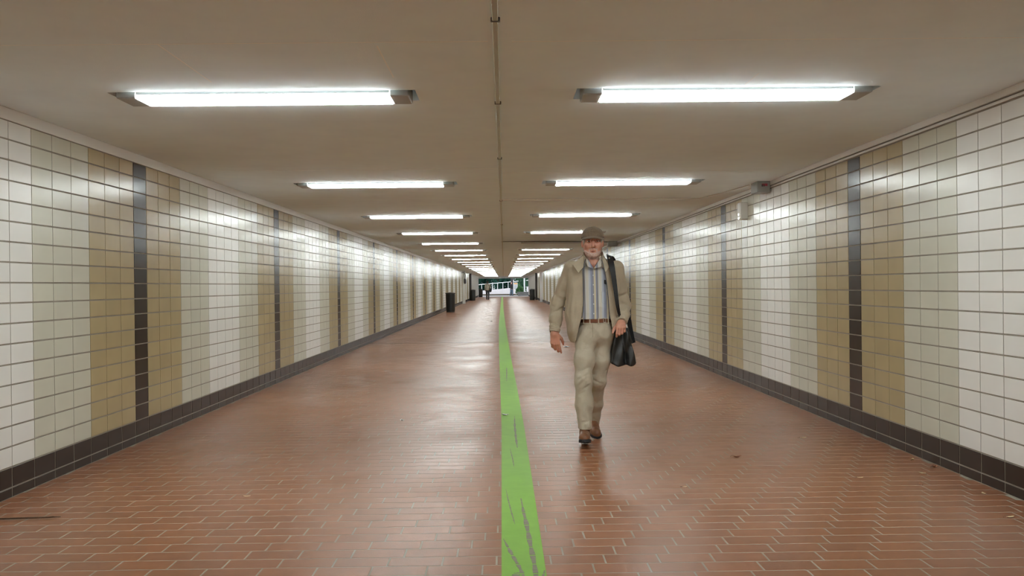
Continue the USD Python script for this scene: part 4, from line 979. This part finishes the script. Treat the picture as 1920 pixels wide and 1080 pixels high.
q = L(1133.5, 600.5, -0.13); x_ = q[0]-TW[0]; yy = -0.012-0.1275*(1-min(abs(x_)/0.13, 0.99)**2.3)**(1/2.3)
fr = m3.Manifold.cube((0.024, 0.007, 0.038), True)-m3.Manifold.cube((0.014, 0.02, 0.026), True); bk = trimesh.Trimesh(*meshkit.arrays(fr)[:2], process=False); bk.apply_transform(trimesh.transformations.rotation_matrix(0.35, [0, 0, 1])); bk.apply_translation((q[0], yy-0.003, q[2])); part(belt, 'buckle', bk, 'buckle_metal', label='bright metal buckle')
part(trs, 'fly_seam', tube(spline(Ls((1112, 607, -0.142), (1112, 622, -0.140), (1110.5, 636, -0.125)), 10), 0.0022, 6), 'trouser_cloth', True)
# ---- shoes
def shoe(heel, toe, lift_axis, width, name_lab=None):
    heel, toe = np.asarray(heel, float), np.asarray(toe, float); d = toe-heel; ln = np.linalg.norm(d); d /= ln; s = np.cross(d, [0, 0, 1.0]); s /= np.linalg.norm(s); u = np.cross(s, d)
    P = lambda a, b, c: heel+d*a*ln+s*b+u*c
    def upper(p):
        q = p-heel; l, w, h_ = q@d/ln, q@s, q@u
        e = rc(p, P(0.13, 0, 0.042), P(0.55, 0, 0.040), 0.036, 0.037); e = smin(e, rc(p, P(0.55, 0.003, 0.038), P(0.82, 0.004, 0.034), 0.040, 0.038), 0.02)
        e = smin(e, rc(p, P(0.80, 0.003, 0.032), P(0.90, 0.0, 0.029), 0.037, 0.028), 0.02); e = smin(e, rc(p, P(0.16, 0, 0.05), P(0.20, 0, 0.100), 0.036, 0.037), 0.03)
        e = smin(e, rc(p, P(0.24, 0, 0.085), P(0.60, 0, 0.045), 0.034, 0.026), 0.03)
        e = np.maximum(e, 0.020-h_); e = np.maximum(e, h_-0.112)
        return np.maximum(e, -rc(p, P(0.19, 0, 0.098), P(0.20, 0, 0.14), 0.029, 0.031))
    def sole(p):
        q = p-heel; l, w, h_ = q@d/ln, q@s, q@u
        hw = np.interp(l, [0, 0.06, 0.25, 0.45, 0.72, 0.88, 0.97, 1.0], [0.004, 0.028, 0.034, 0.034, 0.048, 0.044, 0.024, 0.004])
        e = np.maximum.reduce([np.abs(w)-hw, h_-0.024, -h_, -l*ln, (l-1)*ln])
        return np.maximum(e, -np.maximum.reduce([h_-0.006, (0.30-l)*ln, (l-0.55)*ln]))
    lo, hi = np.minimum(heel, toe)-[0.09, 0.09, 0.03], np.maximum(heel, toe)+[0.09, 0.09, 0.16]
    m = part(man, 'shoe', field_mesh(upper, lo, hi, 0.004, 2), 'shoe_leather', True)
    part(m, 'sole', field_mesh(sole, lo, hi, 0.0035, 0), 'shoe_sole', 40, label='black rubber sole')
    for k in range(4):
        c = 0.42+0.075*k; part(m, 'lace', tube([P(c, -0.022, 0.075-0.006*k), P(c+0.01, 0, 0.087-0.010*k), P(c, 0.022, 0.075-0.006*k)], 0.003, 6), 'belt_leather', True)
    return P
hr0 = L(1099, 829, 0); gx = L(1097, 838, -0.25)[0]
shoe((gx+0.012, -0.105, 0.001), (gx-0.012, -0.375, 0.058), None, 0.1)
gl = L(1118.5, 821, 0.10)[0]
shoe((gl-0.030, 0.335, 0.070), (gl+0.006, 0.075, 0.001), None, 0.1)
for a, b in ((L(1097.5, 806, -0.150), (gx+0.008, -0.150, 0.075)), (L(1113.5, 800, 0.27), (gl-0.022, 0.285, 0.15))):
    part(man, 'sock', tube([a, b], [0.034, 0.036], 16), 'sock', True)

# ---- the bag
bag = thing('shoulder_bag', 'black leather shoulder bag hanging from the man\'s left shoulder at his side', 'bag', MAN)
BC = L(1166.5, 650, 0.10); zt, zb = L(1166, 614, 0.05)[2], L(1166, 685, 0.0)[2]
def bag_field(p):
    x, y, z = p.T; t_ = np.clip((zt-z)/(zt-zb), -0.2, 1.2)
    cx = L(1163.5, 614)[0]*(1-t_)+L(1167, 685)[0]*t_+0.02*(y-0.0)
    w = 0.040+0.066*t_**0.75
    ylo, yhi = -0.075-0.03*t_, 0.33
    bulge = 0.010*np.sin(np.pi*np.clip((y+0.1)/0.43, 0, 1))*np.sin(np.pi*np.clip(t_, 0, 1))
    fx = np.abs(x-cx)-w-bulge
    gus = 0.030*np.exp(-((x-cx-0.004-0.02*t_)/0.016)**2)*np.clip(1.2*t_, 0, 1)**0.6+0.008*np.sin(70*(x-cx)+8*t_)
    fy = np.maximum(ylo+gus-y, y-yhi)
    zz = zb+0.010*np.sin(55*(x-cx)+0.8)+0.012*np.abs(x-cx)/0.1
    fz = np.maximum(zz-z, z-zt)
    d = smax(smax(fx, fy, 0.018), fz, 0.018)+0.0025*np.sin(50*x+30*y)*np.sin(35*z+9*y)
    return d
part(bag, 'bag_body', field_mesh(bag_field, (BC[0]-0.2, -0.18, zb-0.05), (BC[0]+0.2, 0.42, zt+0.05), 0.0055, 2), 'bag_leather', True)
ft = L(1163.5, 612, 0)
part(bag, 'flap', plate([(ft[0]-0.046, -0.06, zt-0.002), (ft[0]+0.050, -0.06, zt-0.002), (ft[0]-0.046, 0.33, zt-0.002), (ft[0]+0.050, 0.33, zt-0.002), (ft[0]+0.085, 0.32, zt-0.12), (ft[0]+0.085, -0.05, zt-0.12)], 0.005), 'bag_leather', 40)
part(bag, 'handle', tube(spline([(ft[0], -0.03, zt), (ft[0], -0.02, zt+0.03), (ft[0], 0.03, zt+0.045), (ft[0], 0.11, zt+0.045), (ft[0], 0.16, zt+0.03), (ft[0], 0.17, zt)], 20), 0.008, 10), 'bag_leather', True)
sp = spline(Ls((1188, 643, 0.17), (1180, 605, 0.185), (1172, 560, 0.19), (1158, 512, 0.155), (1148, 486, 0.085), (1142, 479, 0.0), (1143.5, 485, -0.090), (1147, 499, -0.152), (1150.5, 520, -0.166), (1154, 545, -0.168), (1157.5, 572, -0.163), (1161, 590, -0.12), (1166, 606, -0.06), (1169, 622, -0.04)), 110)
sn = np.stack([0.25*(sp[:, 0]-0.06), sp[:, 1]-0.01, np.full(len(sp), 0.05)], -1)
part(bag, 'strap', ribbon(sp, np.interp(np.linspace(0, 1, 110), [0, 0.35, 0.62, 0.75, 0.88, 1], [0.034, 0.044, 0.046, 0.034, 0.024, 0.022]), sn, 0.005), 'strap_black', 40)
st = trimesh.creation.icosphere(2, 0.006); st.apply_translation(L(1142.3, 484, -0.112)); part(bag, 'stud', st, 'buckle_metal', True, label='bright metal stud on the strap')
part(bag, 'paper', plate(Ls((1172, 607, -0.05), (1175, 608, -0.05), (1178.5, 624, -0.06), (1175.5, 625, -0.06)), 0.002), 'paper_white', 50, label='cream sliver of paper at the bag top')

# ================================================================ two small figures far away
mat('far_jacket', (0.38, 0.35, 0.28), 0.85); mat('far_trousers', (0.05, 0.052, 0.06), 0.85); mat('far_black', (0.02, 0.02, 0.022), 0.8); mat('far_jeans', (0.10, 0.16, 0.22), 0.85); mat('far_hair', (0.06, 0.045, 0.035), 0.8)
def far_person(label, x, y, rz_, stride, top, legs, bagmat=None):
    t = thing('person', label, 'person', (x, y, 0), rz_)
    k = 0.02
    A = lambda s: dict(h=np.array([s*0.09, 0, 0.88]), k=np.array([s*0.09, -s*stride*0.35-0.03, 0.48]), a=np.array([s*0.085, -s*stride+0.05*(s*stride < 0), 0.09]), sh=np.array([s*0.185, 0, 1.40]), e=np.array([s*0.235, s*stride*0.4+0.02, 1.12]), w=np.array([s*0.22, s*stride*0.7-0.10, 0.90]))
    JJ = {s: A(s) for s in (-1, 1)}
    def skin_f(p):
        d = ell(p, (0, -0.01, 1.60), (0.075, 0.095, 0.115)); d = smin(d, ell(p, (0, -0.05, 1.55), (0.055, 0.055, 0.07)), 0.02); d = smin(d, rc(p, (0, -0.10, 1.60), (0, -0.115, 1.57), 0.010, 0.014), 0.01)
        d = smin(d, rc(p, (0, 0.015, 1.52), (0, 0.02, 1.40), 0.055, 0.06), 0.02); d = smin(d, rc(p, (0, 0, 1.32), (0, 0, 0.95), 0.12, 0.11), 0.05)
        for s in (-1, 1):
            j = JJ[s]; d = smin(d, sph(p, (s*0.078, 0.0, 1.59), 0.018), 0.01)
            d = smin(d, chain(p, [(0, 0, 1.38), j['sh'], j['e'], j['w']], [0.06, 0.045, 0.038, 0.026]), 0.03)
            hd_ = (j['w']-j['e']); hd_ /= np.linalg.norm(hd_); d = smin(d, rc(p, j['w'], j['w']+hd_*0.08, 0.026, 0.032), 0.015)
            for i in range(4): d = smin(d, rc(p, j['w']+hd_*0.09+[0, 0.024-0.016*i, 0], j['w']+hd_*(0.17-0.006*abs(i-1))+[0, 0.03-0.016*i, 0], 0.009, 0.007), 0.008)
            d = smin(d, rc(p, j['w']+hd_*0.03+[0, -0.03, 0], j['w']+hd_*0.10+[0, -0.05, 0], 0.011, 0.008), 0.008)
            d = smin(d, chain(p, [j['h'], j['k'], j['a']], [0.085, 0.055, 0.036]), 0.03); d = smin(d, rc(p, j['a']+[0, 0.02, -0.04], j['a']+[0, -0.15, -0.055], 0.034, 0.028), 0.02)
        return d
    part(t, 'body', field_mesh(skin_f, (-0.36, -0.45, 0.0), (0.36, 0.45, 1.76), 0.011, 1), 'skin', True)
    def coat(p):
        x_, y_, z = p.T; d = rc(p, (0, 0.0, 1.34), (0, 0.0, 0.93), 0.155, 0.165); d = smax(d, 0.86-z, 0.01)
        q = p*np.array([1, 1.25, 1]); d = smin(d, rc(q, (-0.13, 0, 1.37), (0.13, 0, 1.37), 0.085, 0.085), 0.06)
        for s in (-1, 1):
            j = JJ[s]; d = smin(d, chain(p, [j['sh'], j['e'], j['w']], [0.075, 0.058, 0.044]), 0.03)
        d = smin(d, rc(p, (0, 0.02, 1.44), (0, 0.02, 1.47), 0.075, 0.07), 0.03)
        return d+0.004*np.sin(30*x_+20*z)*np.sin(22*z+9*y_)
    part(t, 'jacket', field_mesh(coat, (-0.40, -0.42, 0.80), (0.40, 0.42, 1.60), 0.012, 2), top, True)
    def trou(p):
        d = rc(p, (0, 0, 0.98), (0, 0, 0.90), 0.135, 0.13)
        for s in (-1, 1):
            j = JJ[s]; d = smin(d, chain(p, [j['h'], j['k'], j['a']+[0, 0, 0.02]], [0.10, 0.075, 0.062]), 0.03)
        return d
    part(t, 'trousers', field_mesh(trou, (-0.30, -0.42, 0.02), (0.30, 0.42, 1.12), 0.012, 2), legs, True)
    part(t, 'hair', field_mesh(lambda p: np.maximum(ell(p, (0, 0.005, 1.615), (0.086, 0.104, 0.118)), np.maximum(1.53-p[:, 2], -(p[:, 1]+0.055+0.6*np.minimum(1.64-p[:, 2], 0)))), (-0.15, -0.18, 1.45), (0.15, 0.18, 1.78), 0.009, 1), 'far_hair', True)
    for s in (-1, 1):
        j = JJ[s]; part(t, 'shoe', field_mesh(lambda p: np.maximum(smin(rc(p, j['a']+[0, 0.03, -0.045], j['a']+[0, -0.16, -0.05], 0.046, 0.040), rc(p, j['a'], j['a']+[0, 0.0, -0.04], 0.045, 0.045), 0.02), (j['a'][2]-0.088)-p[:, 2]), j['a']-[0.1, 0.28, 0.12], j['a']+[0.1, 0.16, 0.1], 0.010, 1), 'far_black', True)
    return t
far_person('person in olive jacket and dark trousers walking away far down the tunnel', -1.50, 79.0, 180, 0.20, 'far_jacket', 'far_trousers')
fb = thing('shoulder_bag', 'dark bag at the hip of the far person walking away', 'bag', (-1.24, 78.86, 0))
part(fb, 'bag_body', field_mesh(lambda p: ell(p, (0, 0, 0.86), (0.12, 0.19, 0.17))+0.006*np.sin(40*p[:, 2]+20*p[:, 1]), (-0.2, -0.3, 0.6), (0.2, 0.3, 1.1), 0.012, 1), 'far_black', True)
part(fb, 'strap', ribbon(spline([(0.02, -0.06, 1.0), (-0.08, -0.16, 1.22), (-0.22, -0.12, 1.44), (-0.40, -0.02, 1.50), (-0.24, 0.28, 1.40), (-0.08, 0.26, 1.2), (0.02, 0.10, 1.0)], 40), 0.035, (0.2, -0.3, 1), 0.006), 'far_black', 40)
far_person('person in black jacket and blue jeans beside the notice board outside', 0.98, 110.0, 35, 0.14, 'far_black', 'far_jeans')
